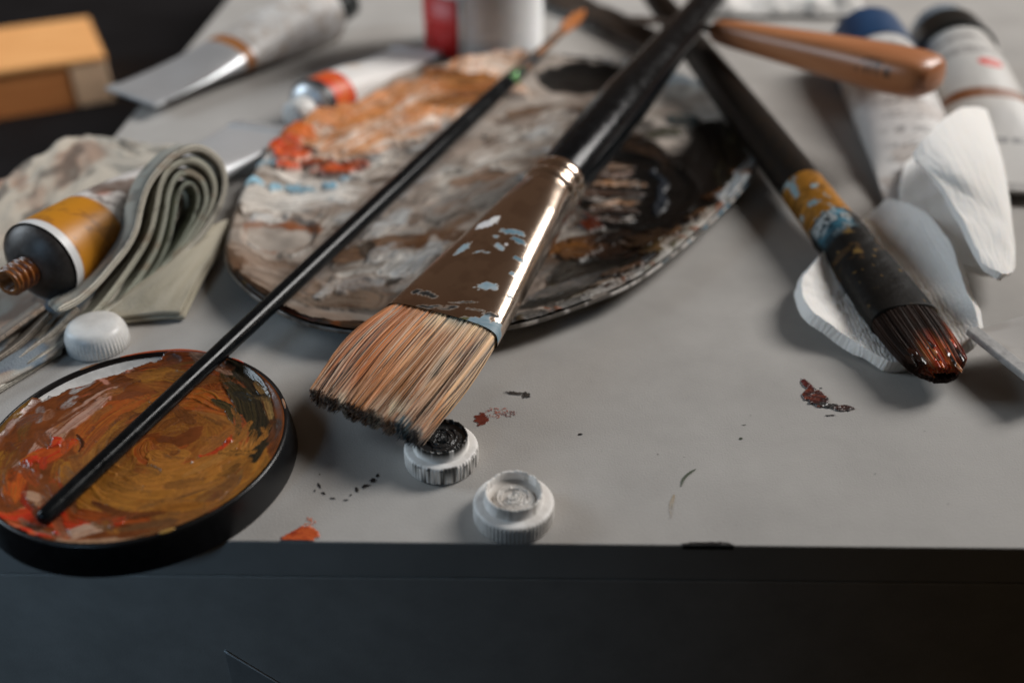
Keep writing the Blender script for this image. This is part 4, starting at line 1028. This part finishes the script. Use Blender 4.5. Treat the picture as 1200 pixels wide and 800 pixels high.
# yellow ochre tube under the rag; x from neck to tail
Y0 = P(26, 321, 2.3); Y1 = P(312, 148, 1.0)
YM = frame(Y0, Y1-Y0); ly = np.linalg.norm(Y1-Y0)
yt = thing('paint_tube', 'open ochre yellow paint tube with brown neck lying beside the folded rag', 'paint tube', YM, 'tubes of oil paint')
def py(s, y, an, z):
    n = fbm(s*1.2, an*1.5, 41); n2 = fbm(s*3, an*4, 43)
    c = np.zeros((len(s), 3))+np.array([.62, .58, .55])
    m = np.zeros(len(s)); ro = np.full(len(s), .4)
    oc = sstep(1.32, 1.40, s)*(1-sstep(4.0, 4.1, s)); c = mixc(c, oc, (.50, .20, .012))
    rim_ = sstep(.9, 1.0, s)*(1-oc)*(1-sstep(3, 4, s)); c = mixc(c, rim_, (.62, .62, .62))
    lab = sstep(4.1, 4.2, s); txt = lab*(1-sstep(6, 7, s))*sstep(.52, .58, vnoise(s*7, an*9, 3))*sstep(.5, .55, n2); c = mixc(c, txt*.6, (.10, .07, .06))
    rs = lab*np.exp(-(((s-4.9)/.4)**2+((an-1.75)/.16)**2)**2); c = mixc(c, rs*.7, (.40, .13, .08))
    st_ = sstep(.50, .62, n)*lab*.8; c = mixc(c, st_, (.10, .055, .035))
    st2_ = sstep(.56, .66, n2)*oc*.5; c = mixc(c, st2_, (.22, .09, .02))
    side = sstep(.35, .0, np.abs(an-0.05)*.5)*.0
    sv = sstep(9.0, 10.0, s+2*(n-.5)); c = mixc(c, sv, (.70, .72, .74)); m = sv*.6; ro = .4-.04*sv
    return c, m, ro
tube_body(yt, 1.0, ly-.7, 1.72, 1.9, py, dent=.05, seed=5)
shoulder(yt, 1.05, 1.68, .62, mat('shoulder_grey', (.10, .09, .085), .45, metal=.5, var=.3, c2=(.05, .04, .035)), ln=.75)
threads(yt, .4, -.78, .54, M['ochre_neck'])

# silver tube at the back left; x from the tail... neck to tail
A0 = P(392, 10, 1.75); A1 = P(158, 112, .8)
AM = frame(A0, A1-A0); la = np.linalg.norm(A1-A0)
at_ = thing('paint_tube', 'large silver paint tube with an orange band overhanging the table end', 'paint tube', AM, 'tubes of oil paint')
sb0 = hit(AM, 287, 40, 1.7)[0]
def pa_(s, y, an, z):
    n = fbm(s*1.0, an*1.4, 51); n2 = fbm(s*3, an*5, 53)
    c = np.zeros((len(s), 3))+np.array([.68, .70, .72]); m = np.ones(len(s))*.7; ro = np.full(len(s), .36)+.1*n
    lab = 1-sstep(sb0-.5, sb0-.4, s); c = mixc(c, lab, (.62, .60, .58)); m = m*(1-lab); ro = ro+.1*lab
    bd = sstep(sb0-.42, sb0-.36, s)*(1-sstep(sb0+.36, sb0+.42, s)); c = mixc(c, bd, (.34, .12, .02)); m = m*(1-bd)
    t_ = lab*sstep(.55, .62, n)*.5; c = mixc(c, t_, (.30, .26, .23)); t2_ = lab*sstep(.6, .66, n2)*.5; c = mixc(c, t2_, (.38, .25, .14))
    return c, m, ro
tube_body(at_, 1.0, la-.4, 1.95, 2.3, pa_, dent=.05, seed=8)
shoulder(at_, 1.05, 1.9, .7, M['silver'])
V, F = lathe_x([(-1.5, .9), (-1.45, 1.0), (-.2, 1.15), (.35, 1.2), (.4, 1.0)], 48); mesh('cap', V, F, M['black_cap'], at_)

# small tube behind the palette; neck towards the camera
B0 = P(352, 132, 1.3); B1 = P(488, 60, .9)
BMt = frame(B0, B1-B0); lb = np.linalg.norm(B1-B0)
bt = thing('paint_tube', 'small white paint tube with a red orange band behind the palette', 'paint tube', BMt, 'tubes of oil paint')
def pb_(s, y, an, z):
    n = fbm(s*1.6, an*1.6, 61)
    c = np.zeros((len(s), 3))+np.array([.68, .66, .64]); m = np.zeros(len(s)); ro = np.full(len(s), .35)
    b1 = (1-sstep(3.3, 3.4, s)); c = mixc(c, b1, (.58, .06, .012)); b0_ = 1-sstep(1.55, 1.62, s); c = mixc(c, b0_, (.03, .03, .035))
    t_ = sstep(.55, .6, n)*.6*b1*(1-b0_); c = mixc(c, t_, (.62, .16, .03))
    t_ = np.exp(-(((s-5.3)/.4)**2+((an-1.5)/.3)**2)); c = mixc(c, t_*.6, (.5, .3, .12))
    return c, m, ro
tube_body(bt, 1.0, lb-.3, 1.42, 1.7, pb_, dent=.04, seed=13)
shoulder(bt, 1.05, 1.38, .5, M['silver'], ln=.5)
V, F = lathe_x([(-.75, .4), (-.72, .55), (-.6, .74), (.35, .80), (.5, .80), (.55, .5)], 48); mesh('cap', V, F, M['plastic_white'], bt)

# blue capped tube under the knife handle; x from cap to tail
C0 = P(1006, 28, 2.2); C1 = P(1100, 246, .40)
CM = frame(C0, C1-C0); lc = np.linalg.norm(C1-C0)
ct = thing('paint_tube', 'white paint tube with a blue cap under the wooden knife handle', 'paint tube', CM, 'tubes of oil paint')
def pc_(s, y, an, z):
    n2 = vnoise(s*8, an*14, 71); row = .5+.5*np.sin(s*5.5+2*vnoise(s*.6, s*0, 4))
    c = np.zeros((len(s), 3))+np.array([.60, .58, .56]); m = np.zeros(len(s)); ro = np.full(len(s), .4)
    up = np.exp(-((an-1.57)/.75)**4)
    t_ = sstep(.45, .6, n2)*sstep(.5, .8, row)*up*((s > sbc+.7)&(s < lc-2)); c = mixc(c, t_*.7, (.12, .11, .11))
    d = sstep(.55, .65, fbm(s*.9, an*1.2, 73))*.4*sstep(lc*.45, lc*.6, s); c = mixc(c, d, (.28, .20, .15))
    return c, m, ro
sbc = hit(CM, 1020, 46, 1.9)[0]
tube_body(ct, sbc, lc-.7, 2.3, 2.4, pc_, dent=.06, seed=17)
V, F = lathe_x([(sbc-4.6, 1.9), (sbc-4.5, 2.1), (sbc-4.2, 2.2), (sbc-.1, 2.4), (sbc, 2.4), (sbc+.05, 1.7)], 64); mesh('cap', V, F, M['blue_cap'], ct)

# black capped tube at the far right
D0 = P(1098, 32, 2.3); D1 = P(1205, 226, .6)
DM = frame(D0, D1-D0); ldd = np.linalg.norm(D1-D0)
dt = thing('paint_tube', 'white paint tube with a black cap, a brown band and small red oval mark', 'paint tube', DM, 'tubes of oil paint')
sbd = hit(DM, 1163, 104, 1.5)[0]; lg = hit(DM, 1161, 73, 1.8); sb2 = hit(DM, 1116, 31, 2.1)[0]
def pd_(s, y, an, z):
    n2 = vnoise(s*9, y*7+3, 81); row = .5+.5*np.sin(s*4.2)
    c = np.zeros((len(s), 3))+np.array([.56, .54, .51]); m = np.zeros(len(s)); ro = np.full(len(s), .45)
    up = (z > 0)
    t_ = sstep(.42, .55, n2)*sstep(.55, .8, row)*up*((s > sb2+1.0)&(s < lg[0]-.9)&(np.abs(y) < 1.7)); c = mixc(c, t_*.8, (.14, .12, .12))
    e = np.hypot((s-lg[0])/.42, (y-lg[1])/.75); rd = (1-sstep(.9, 1.0, e))*up
    wh = rd*(1-sstep(.06, .12, np.abs(s-lg[0])))*sstep(.45, .6, vnoise(y*9, s*0, 5)); c = mixc(c, rd, (.62, .03, .015)); c = mixc(c, wh*.7, (.62, .55, .5))
    bd = sstep(sbd-.45, sbd-.38, s)*(1-sstep(sbd+.38, sbd+.45, s)); c = mixc(c, bd, (.22, .075, .022))
    sh = sstep(sbd+1.2, sbd+2.0, s+1.5*(fbm(s*.5, an*2, 85)-.5)); c = mixc(c, sh*.5, (.46, .46, .46))
    t3 = ((s > sbd+3.6)&(s < sbd+4.0)&up&(y < 1.0)&(y > -.8))*sstep(.45, .55, vnoise(y*6, s*3, 87)); c = mixc(c, t3*.75, (.06, .06, .07))
    return c, m, ro
tube_body(dt, sb2, ldd-.7, 2.15, 2.9, pd_, dent=.05, seed=23)
V, F = lathe_x([(sb2-3.0, 1.7), (sb2-2.95, 2.0), (sb2-2.7, 2.15), (sb2-.1, 2.36), (sb2, 2.36), (sb2+.05, 1.9)], 64); mesh('cap', V, F, M['black_cap'], dt)
V, F = lathe_x([(sb2-4.4, 1.5), (sb2-4.3, 1.8), (sb2-3.02, 1.9), (sb2-3.0, 1.6)], 64); mesh('cap_top', V, F, mat('cap_clear', (.28, .33, .38), .2, var=.1, coat=.3), dt)

# flattened tube at the right edge, tail towards the camera
G0 = P(1132, 389, 1.15); G1 = P(1216, 456, 1.15)
gd = G1-G0; gl = np.linalg.norm(gd); gd /= gl
GM = frame((G0+G1)/2, np.array([gd[1]*-1, gd[0], 0])*1.0+np.array([0, 0, .10]))
gt = thing('paint_tube', 'squeezed flat grey white paint tube at the right edge with its crimped tail forward', 'paint tube', GM, 'tubes of oil paint')
hw = gl/2
Vc, Fc = box(0, .5, -hw, hw, -.14, .14); o = mesh('crimp', Vc, Fc, M['crimp_grey'], gt, smooth=False); bevel(o, .05)
rings = []
for t in np.linspace(0, 1, 40):
    rings.append(sring(.45+9*t, hw-.05-.35*t, .10+1.25*sstep(0, 1, t), 2.2, 80, z0=.25*sstep(0, 1, t)))
V, F = loft(rings, False, True)
n = fbm(V[:, 0]*.8, V[:, 1]*1.2, 91)
mesh('tube_body', V, F, M['tube'], gt, col=mixc(np.zeros((len(V), 3))+np.array([.50, .47, .44]), sstep(.5, .7, n)*.4, (.3, .26, .23)), prop=(.15, .42))

# ------------------------------------------------------------------ white ribbed jar
J = P(566, 84, 0); JC = (J[0], J[1]+3.85, .01)
jr = thing('jar', 'white ribbed plastic jar with a red label behind the palette', 'jar', JC)
pf = [(.1, 0), (3.2, 0), (3.55, .08), (3.8, .35)]
for i in range(44):
    z = .5+i*.2; pf += [(3.86, z), (3.86, z+.10), (3.74, z+.13), (3.74, z+.18)]
pf += [(3.86, 9.4), (3.86, 9.6), (3.7, 9.7), (3.6, 9.5), (3.6, 1), (.1, .8)]
V, F = loft(lathe_z(pf, 128)); mesh('jar_body', V, F, M['jar'], jr, sharp=60)
def patch(name, a0, a1, z0, z1, r, m, par):
    t = np.linspace(a0, a1, 24); V = []; F = []
    for rr_ in (r, r+.03):
        for z in (z0, z1):
            for a in t: V.append((rr_*math.cos(a), rr_*math.sin(a), z))
    k = 24
    for i in range(k-1):
        F += [(2*k+i, 2*k+i+1, 3*k+i+1, 3*k+i), (i, k+i, k+i+1, i+1), (k+i, 3*k+i, 3*k+i+1, k+i+1), (i, i+1, 2*k+i+1, 2*k+i)]
    F += [(0, 2*k, 3*k, k), (k-1, 2*k-1, 4*k-1, 3*k-1)]
    mesh(name, V, F, m, par)
patch('label_border', math.radians(186), math.radians(253), .35, 4.6, 3.87, M['label_white'], jr)
patch('red_label', math.radians(186), math.radians(247), .6, 4.4, 3.91, M['red'], bpy.data.objects['label_border'])

# ------------------------------------------------------------------ cotton pads
def sheet(name, G, parent, m, thick, uvs, sub=0, nar=.5, par_mod=True):
    G = np.array(G); nr, nc = G.shape[:2]
    o = mesh(name, G.reshape(-1, 3), grid_faces(nr, nc, False), m, parent, uv=uvs)
    md = o.modifiers.new('solid', 'SOLIDIFY'); md.thickness = thick*S; md.offset = 0
    bv = o.modifiers.new('bevel', 'BEVEL'); bv.width = thick*.44*S; bv.segments = 4; bv.limit_method = 'ANGLE'; bv.angle_limit = math.radians(50)
    return o
# pad under the filbert brush: a round pad pressed into a valley
PC = P(1036, 352, .24)
EDGE = [(934, 344, 1.0), (944, 318, 1.1), (975, 288, 1.0), (1008, 262, 1.1), (1047, 237, 1.7), (1092, 255, 2.0), (1122, 300, 1.8), (1136, 345, 1.5), (1149, 386, .95), (1122, 414, .4), (1080, 426, .22), (1040, 429, .3), (990, 398, .55), (952, 374, .85)]
nr, nc = 46, 160
BE = crom(np.array([P(*q) for q in EDGE]), nc, True)
BE = PC+(BE-PC)*(1+.05*(fbm(np.cos(np.arange(nc)*2*math.pi/nc)*3+9, np.sin(np.arange(nc)*2*math.pi/nc)*3+9, 16)-.5)[:, None])
V = [(0, 0, PC[2])]; UV = [(0, 0)]; F = []
for i in range(1, nr):
    k = i/(nr-1)
    for j in range(nc):
        d = BE[j]-PC
        z = PC[2]+d[2]*k**2.1+.22*(float(fbm(d[0]*k*.8+9, d[1]*k*.8, 14))-.5)*k+.12*(float(fbm(d[0]*k*2.2+9, d[1]*k*2.2, 15))-.5)
        V.append((d[0]*k, d[1]*k, z)); UV.append((d[0]*k*1.3, d[1]*k*1.3))
for j in range(nc): F.append((0, 1+j, 1+(j+1) % nc))
for i in range(nr-2):
    for j in range(nc):
        k = (j+1) % nc; F.append((1+i*nc+j, 1+(i+1)*nc+j, 1+(i+1)*nc+k, 1+i*nc+k))
o = mesh('cotton_pad', V, F, M['cotton'], None, uv=UV)
o.location = Vector((PC[0]*S, PC[1]*S, .02*S))
md = o.modifiers.new('solid', 'SOLIDIFY'); md.thickness = .52*S; md.offset = 0
bv = o.modifiers.new('bevel', 'BEVEL'); bv.width = .22*S; bv.segments = 4; bv.limit_method = 'ANGLE'; bv.angle_limit = math.radians(50)
tag(o, 'round white cotton pad bent under the filbert brush', 'cotton pad', 'white cotton pads')
# folded pad standing behind it
cols_ = [[(1050, 192, .6), (1056, 240, .5), (1078, 285, .4), (1120, 318, .3)],
         [(1100, 165, .8), (1118, 215, .6), (1135, 265, .5), (1150, 322, .3)],
         [(1140, 140, 1.5), (1162, 205, 1.1), (1176, 270, .8), (1176, 322, .5)],
         [(1153, 130, 2.6), (1173, 205, 2.1), (1184, 282, 1.5), (1184, 312, 1.1)],
         [(1128, 127, 3.5), (1158, 195, 3.0), (1178, 268, 2.1), (1182, 320, 1.55)],
         [(1092, 152, 3.7), (1128, 205, 3.3), (1160, 260, 2.3), (1172, 327, 1.75)],
         [(1062, 187, 3.1), (1088, 203, 3.1), (1122, 252, 2.5), (1150, 322, 1.7)]]
C3 = np.array([[P(q[0], q[1], q[2]+.55) for q in c] for c in cols_])
rows_ = np.array([crom(C3[:, k], 60) for k in range(4)])          # 4 x 60 x 3
G = np.array([crom(rows_[:, i], 44) for i in range(60)])           # 60 x 44 x 3
gi, gj = np.meshgrid(np.linspace(0, 1, 60), np.linspace(0, 1, 44), indexing='ij')
ui = .5+(gi-.5)*(1-.06*np.abs(2*gj-1)**4); uj = .5+(gj-.5)*(1-.09*np.abs(2*gi-1)**4)
fi, fj = ui*59, uj*43; i0 = np.minimum(fi.astype(int), 58); j0 = np.minimum(fj.astype(int), 42); di = (fi-i0)[..., None]; dj = (fj-j0)[..., None]
G = (G[i0, j0]*(1-di)+G[i0+1, j0]*di)*(1-dj)+(G[i0, j0+1]*(1-di)+G[i0+1, j0+1]*di)*dj
G[..., 2] += .30*(fbm(gi*5, gj*4, 6)-.5)+.14*(fbm(gi*11, gj*8, 7)-.5)
G[..., 0] += .09*(fbm(gi*6+9, gj*5, 8)-.5); G[..., 1] += .09*(fbm(gi*6, gj*5+9, 9)-.5)
O2 = np.array([G[..., 0].mean(), G[..., 1].mean(), 0])
o = sheet('cotton_pad', G-O2, None, M['cotton'], .34, np.stack([gi.ravel()*4.6+.4*fbm(gi*3, gj*3, 2).ravel(), gj.ravel()*2], 1))
o.location = Vector(O2*S); tag(o, 'folded white cotton pad standing up beside the tubes', 'cotton pad', 'white cotton pads')

# tissue at the top right
gx, gy = np.meshgrid(np.linspace(-6, 6, 90), np.linspace(-4, 4, 60), indexing='ij')
q = P(905, 6, 0)
n = fbm(gx*.5, gy*.7, 3, 5); rd = np.abs(fbm(gx*.6+5, gy*.6, 8, 4)-.5)*2
edge = 1-np.maximum(np.abs(gx)/6, np.abs(gy)/4)**6
Z = .15+(.5+1.8*n*(1-rd))*np.clip(edge, .1, 1)
G = np.stack([gx+.5*fbm(gy, gx*.2, 4), gy+.5*fbm(gx, gy*.3, 5), Z], -1)
o = sheet('tissue', G, None, M['tissue'], .08, np.stack([gx.ravel(), gy.ravel()], 1)); o.location = Vector((q[0]*S, (q[1]+.3)*S, .0005))
tag(o, 'crumpled white tissue lying behind the wooden knife handle', 'tissue')

# ------------------------------------------------------------------ folded rag at the left
RA = P(0, 452, .2); rd_ = np.array([.49, .872, 0]); rn_ = np.array([.872, -.49, 0])    # plane through RA facing the camera
def RPn(u, v, off=0.0):
    d = ray(u, v); o_ = np.array([0, 0, HC]); t = ((RA-rn_*off-o_)@rn_)/(d@rn_); return o_+t*d
RO = P(150, 380, 0)
rg = thing('rag', 'folded grey green cloth rag with looped layers and paint stains beside the lid', 'rag', RO)
strands = [
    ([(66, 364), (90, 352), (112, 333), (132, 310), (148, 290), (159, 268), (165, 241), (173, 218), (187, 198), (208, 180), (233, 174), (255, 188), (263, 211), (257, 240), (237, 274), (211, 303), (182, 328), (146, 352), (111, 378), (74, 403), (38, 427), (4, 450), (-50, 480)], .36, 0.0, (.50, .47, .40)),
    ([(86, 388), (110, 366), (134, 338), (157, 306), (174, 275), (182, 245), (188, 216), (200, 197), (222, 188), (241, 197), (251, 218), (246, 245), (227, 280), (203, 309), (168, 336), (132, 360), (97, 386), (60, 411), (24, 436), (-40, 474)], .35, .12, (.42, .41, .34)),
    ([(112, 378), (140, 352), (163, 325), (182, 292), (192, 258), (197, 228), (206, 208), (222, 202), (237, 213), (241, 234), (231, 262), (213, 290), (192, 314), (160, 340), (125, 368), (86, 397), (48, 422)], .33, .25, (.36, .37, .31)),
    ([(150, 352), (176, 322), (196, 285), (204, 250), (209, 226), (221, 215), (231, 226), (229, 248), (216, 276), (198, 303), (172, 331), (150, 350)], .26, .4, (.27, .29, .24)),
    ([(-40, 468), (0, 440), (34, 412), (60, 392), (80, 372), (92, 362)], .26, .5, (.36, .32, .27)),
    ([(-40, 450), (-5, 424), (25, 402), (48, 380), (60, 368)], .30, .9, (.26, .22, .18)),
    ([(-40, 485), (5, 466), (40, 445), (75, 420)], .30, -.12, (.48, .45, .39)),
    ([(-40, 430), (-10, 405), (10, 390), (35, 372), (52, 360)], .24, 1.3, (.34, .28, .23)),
]
EX = np.array([-.55, .78, -.36])
for k, (pts, th_, off_, cl) in enumerate(strands):
    c3 = np.array([RPn(u, v, off_) for u, v in pts]); c3[:, 2] = np.maximum(c3[:, 2], th_/2+.03)
    n = 150; c3 = crom(c3, n); c3[:, 2] = np.maximum(c3[:, 2], th_/2+.03)
    # in-plane coordinates
    a_ = c3@rd_; z_ = c3[:, 2]
    ta = np.gradient(a_); tz = np.gradient(z_); ln = np.hypot(ta, tz)+1e-9
    na, nz_ = -tz/ln, ta/ln
    sec = [(math.cos(a_e), -.14*math.sin(a_e)**.6) for a_e in np.linspace(0, math.pi, 17)]       # rounded front edge made of thin plies
    W = 2.0 if k < 4 else 1.2
    backs = [(-1, W*.4), (-1, W), (1, W), (1, W*.4)]
    rings = []; rcol = []
    nzv = fbm(np.linspace(0, 14, n), np.full(n, k*3.1), 40+k)
    for i in range(n):
        ring = []
        endr = min(1, math.sqrt(min(i+.4, n-1-i+.4)/3.0))
        for q, w in sec+backs:
            o_ = q*th_/2*endr*(1+.12*(nzv[i]-.5)); ww = w+.12*(nzv[i]-.5)
            p3 = c3[i]+rd_*na[i]*o_+np.array([0, 0, nz_[i]*o_])+EX*ww; p3[2] = max(p3[2], .03)
            ring.append(p3-RO)
        rings.append(ring)
    V, F = loft(rings)
    cv = np.zeros((len(V), 3))+np.array(cl)*1.18
    f1 = fbm(V[:, 0]*1.5, V[:, 1]*1.5+V[:, 2]*2, 60+k); lay = vnoise(np.tile(np.array([q for q, w in sec+backs])*4.5+k*7, n), V[:, 0]*.4, 9)
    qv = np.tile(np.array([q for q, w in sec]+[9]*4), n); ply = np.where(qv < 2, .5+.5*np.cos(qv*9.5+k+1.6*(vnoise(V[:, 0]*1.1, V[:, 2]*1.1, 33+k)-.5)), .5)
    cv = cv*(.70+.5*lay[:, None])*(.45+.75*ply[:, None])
    st_ = sstep(.60, .75, f1)*.4; cv = mixc(cv, st_, (.26, .15, .09)); st_ = sstep(.64, .76, fbm(V[:, 0]*2+9, V[:, 2]*2, 70+k))*.5; cv = mixc(cv, st_, (.06, .05, .045))
    mesh('cloth_fold', V, F, M['cloth'], rg, col=np.clip(cv, 0, 1), prop=(0, .9))
# lower flap on the table
fl_ = [[(128, 380, .2), (175, 374, .2), (216, 372, .2)], [(150, 352, .45), (196, 345, .5), (240, 326, .28)], [(200, 315, .8), (235, 300, .7), (262, 290, .3)], [(240, 275, 1.2), (262, 265, .8), (280, 262, .35)]]
C3 = np.array([[P(*q) for q in r] for r in fl_])
rows_ = np.array([crom(C3[:, k], 50) for k in range(3)]); G = np.array([crom(rows_[:, i], 40) for i in range(50)])
gi, gj = np.meshgrid(np.linspace(0, 1, 50), np.linspace(0, 1, 40), indexing='ij')
G[..., 2] += .08*(fbm(gi*6, gj*6, 3)-.5)
cn = fbm(gi*3, gj*5, 12).ravel()
for lift, tint in ((.0, 1.0), (.22, .9)):
    Gc = G.copy(); Gc[..., 2] += lift; Gc[..., 0] -= lift*.6
    o = mesh('cloth_flap', (Gc-RO).reshape(-1, 3), grid_faces(50, 40, False), M['cloth'], rg, col=np.clip(mixc(np.zeros((2000, 3))+np.array([.44, .40, .32])*tint, sstep(.45, .7, cn)*.5, (.30, .27, .20)), 0, 1), prop=(0, .9))
    md = o.modifiers.new('solid', 'SOLIDIFY'); md.thickness = .15*S; md.offset = 0
# crumpled sheet under the tube
un = [[(-60, 262, .8), (-60, 330, .6), (-60, 400, .5), (-60, 478, .3)], [(0, 232, 1.1), (0, 310, .5), (10, 385, .4), (30, 440, .25)], [(50, 198, 1.3), (70, 270, .5), (70, 350, .4), (85, 405, .22)], [(100, 170, 1.2), (130, 230, .6), (140, 300, .4), (140, 372, .2)], [(150, 178, 1.0), (190, 215, .6), (200, 260, .4), (190, 335, .2)], [(205, 180, .8), (240, 200, .5), (250, 240, .3), (245, 290, .2)]]
C3 = np.array([[P(*q) for q in r] for r in un])
rows_ = np.array([crom(C3[:, k], 130) for k in range(4)]); G = np.array([crom(rows_[:, i], 110) for i in range(130)])
gi, gj = np.meshgrid(np.linspace(0, 1, 130), np.linspace(0, 1, 110), indexing='ij')
fold = np.abs(fbm(gi*4+gj*3, gj*9-gi*2, 15)-.5)*2
far_ = 1-sstep(.05, .42, gj)
G[..., 2] += (.9*(1-fold)*far_+.35*(1-fold)*(1-far_)*sstep(.6, .9, gj)*.6)-.1*far_
G[..., 2] = np.maximum(G[..., 2], .12)
cn = fbm(gi*5, gj*8, 22).ravel(); c2_ = fbm(gi*9+3, gj*14, 25).ravel(); c3_ = fbm(gi*4+8, gj*4, 28).ravel()
cv = np.zeros((G[..., 0].size, 3))+np.array([.46, .42, .36])
cv = mixc(cv, sstep(.56, .72, cn)*.6, (.26, .13, .08)); cv = mixc(cv, sstep(.56, .70, c2_)*.7, (.07, .06, .055)); cv = mixc(cv, sstep(.62, .68, c3_)*.7, (.10, .16, .22))
o = mesh('cloth_sheet', (G-RO).reshape(-1, 3), grid_faces(130, 110, False), M['cloth'], rg, col=np.clip(cv, 0, 1), prop=(0, .9))
md = o.modifiers.new('solid', 'SOLIDIFY'); md.thickness = .12*S; md.offset = 0

# lifted scrap of clear tape on the drawer front
q0 = to_local(TM, P(265, 762, -3.4)); 
def on_front(u, v):
    d = np.array((TM.inverted().to_3x3() @ Vector(ray(u, v)))); o_ = to_local(TM, (0, 0, HC)); t = (-.02-o_[1])/d[1]; return o_+t*d
fa, fb_, fcx, fdx = on_front(263, 762), on_front(330, 802), on_front(300, 840), on_front(275, 812)
V = [fa, fb_, fcx, fdx]; V = [(p[0], -.012, p[2]) for i, p in enumerate(V)]
o = mesh('tape_scrap', V, [(0, 1, 2, 3)], mat('tape', (.31, .30, .29), .4, var=.1), tb, smooth=False)
md = o.modifiers.new('solid', 'SOLIDIFY'); md.thickness = .03*S
md.offset = 1
va, vb_ = np.array(V[0]), np.array(V[1]); dv = (vb_-va); Vs_ = []
for t_ in np.linspace(0, 1, 12):
    p_ = va+dv*t_; wd = .05*(1-.5*t_)
    Vs_ += [(p_[0], -.01, p_[2]+wd), (p_[0], -.055, p_[2]+wd*.8), (p_[0], -.055, p_[2]-wd*.8), (p_[0], -.01, p_[2]-wd)]
Vs_ = np.array(Vs_).reshape(12, 4, 3); Vq, Fq = loft(Vs_); mesh('tape_edge_lit', Vq, Fq, mat('tape_edge_lit', (.80, .80, .80), .5, var=.1), o)  # pale strip: the light line along the tape edge is put into its colour

# ------------------------------------------------------------------ light
def area(name, loc, target, size, power, color, sy=None, spread=180):
    l = bpy.data.lights.new(name, 'AREA'); l.energy = power; l.color = color; l.size = size*S; l.spread = math.radians(spread)
    if sy: l.shape = 'RECTANGLE'; l.size_y = sy*S
    o = link(bpy.data.objects.new(name, l)); o.location = Vector(loc)*S
    d = Vector(target)-Vector(loc); o.rotation_euler = d.to_track_quat('-Z', 'Y').to_euler(); return o
area('window_light', (178, 132, 165), (-60, 110, 0), 92, 20.8, (1.0, .975, .945), 112, spread=76)
area('far_window_light', (-155, 58, 72), (-10, 52, 0), 60, 5.8, (.74, .88, 1.0), 80, spread=120)
sl = bpy.data.lights.new('blue_window_light', 'SPOT'); sl.energy = 11; sl.color = (.42, .70, 1.0); sl.spot_size = math.radians(22); sl.spot_blend = 1.0; sl.shadow_soft_size = .16
so = link(bpy.data.objects.new('blue_window_light', sl)); so.location = Vector((-62, -50, 52))*S
so.rotation_euler = (Vector((-20, 24, 0))-Vector((-62, -50, 52))).to_track_quat('-Z', 'Y').to_euler()

w = bpy.data.worlds.new('World'); scene.world = w; w.use_nodes = True
nt = w.node_tree; bg = nt.nodes['Background']
tc = nt.nodes.new('ShaderNodeTexCoord'); sx = nt.nodes.new('ShaderNodeSeparateXYZ'); nt.links.new(tc.outputs['Generated'], sx.inputs[0])
mr = nt.nodes.new('ShaderNodeMapRange'); mr.inputs['From Min'].default_value = -.35; mr.inputs['From Max'].default_value = .9
nt.links.new(sx.outputs['Y'], mr.inputs[0])
rp = nt.nodes.new('ShaderNodeValToRGB')
rp.color_ramp.elements[0].color = (.024, .0175, .0105, 1); rp.color_ramp.elements[1].color = (.10, .064, .044, 1)
nt.links.new(mr.outputs[0], rp.inputs[0]); nt.links.new(rp.outputs[0], bg.inputs[0]); bg.inputs[1].default_value = 1.0

# ------------------------------------------------------------------ camera
cam = bpy.data.cameras.new('Camera'); cam.sensor_width = 36; cam.lens = 36*FPX/1200
co = link(bpy.data.objects.new('Camera', cam)); co.location = (0, 0, HC*S); co.rotation_euler = (math.pi/2-PITCH, 0, 0)
cam.clip_start = .01; cam.clip_end = 40
cam.dof.use_dof = True; cam.dof.focus_distance = .345; cam.dof.aperture_fstop = 4.0; cam.dof.aperture_blades = 7
scene.camera = co
vs = scene.view_settings
scene.display_settings.display_device = 'sRGB'
vs.view_transform = 'Standard'; vs.look = 'None'; vs.exposure = 0; vs.gamma = 1; vs.use_curve_mapping = False
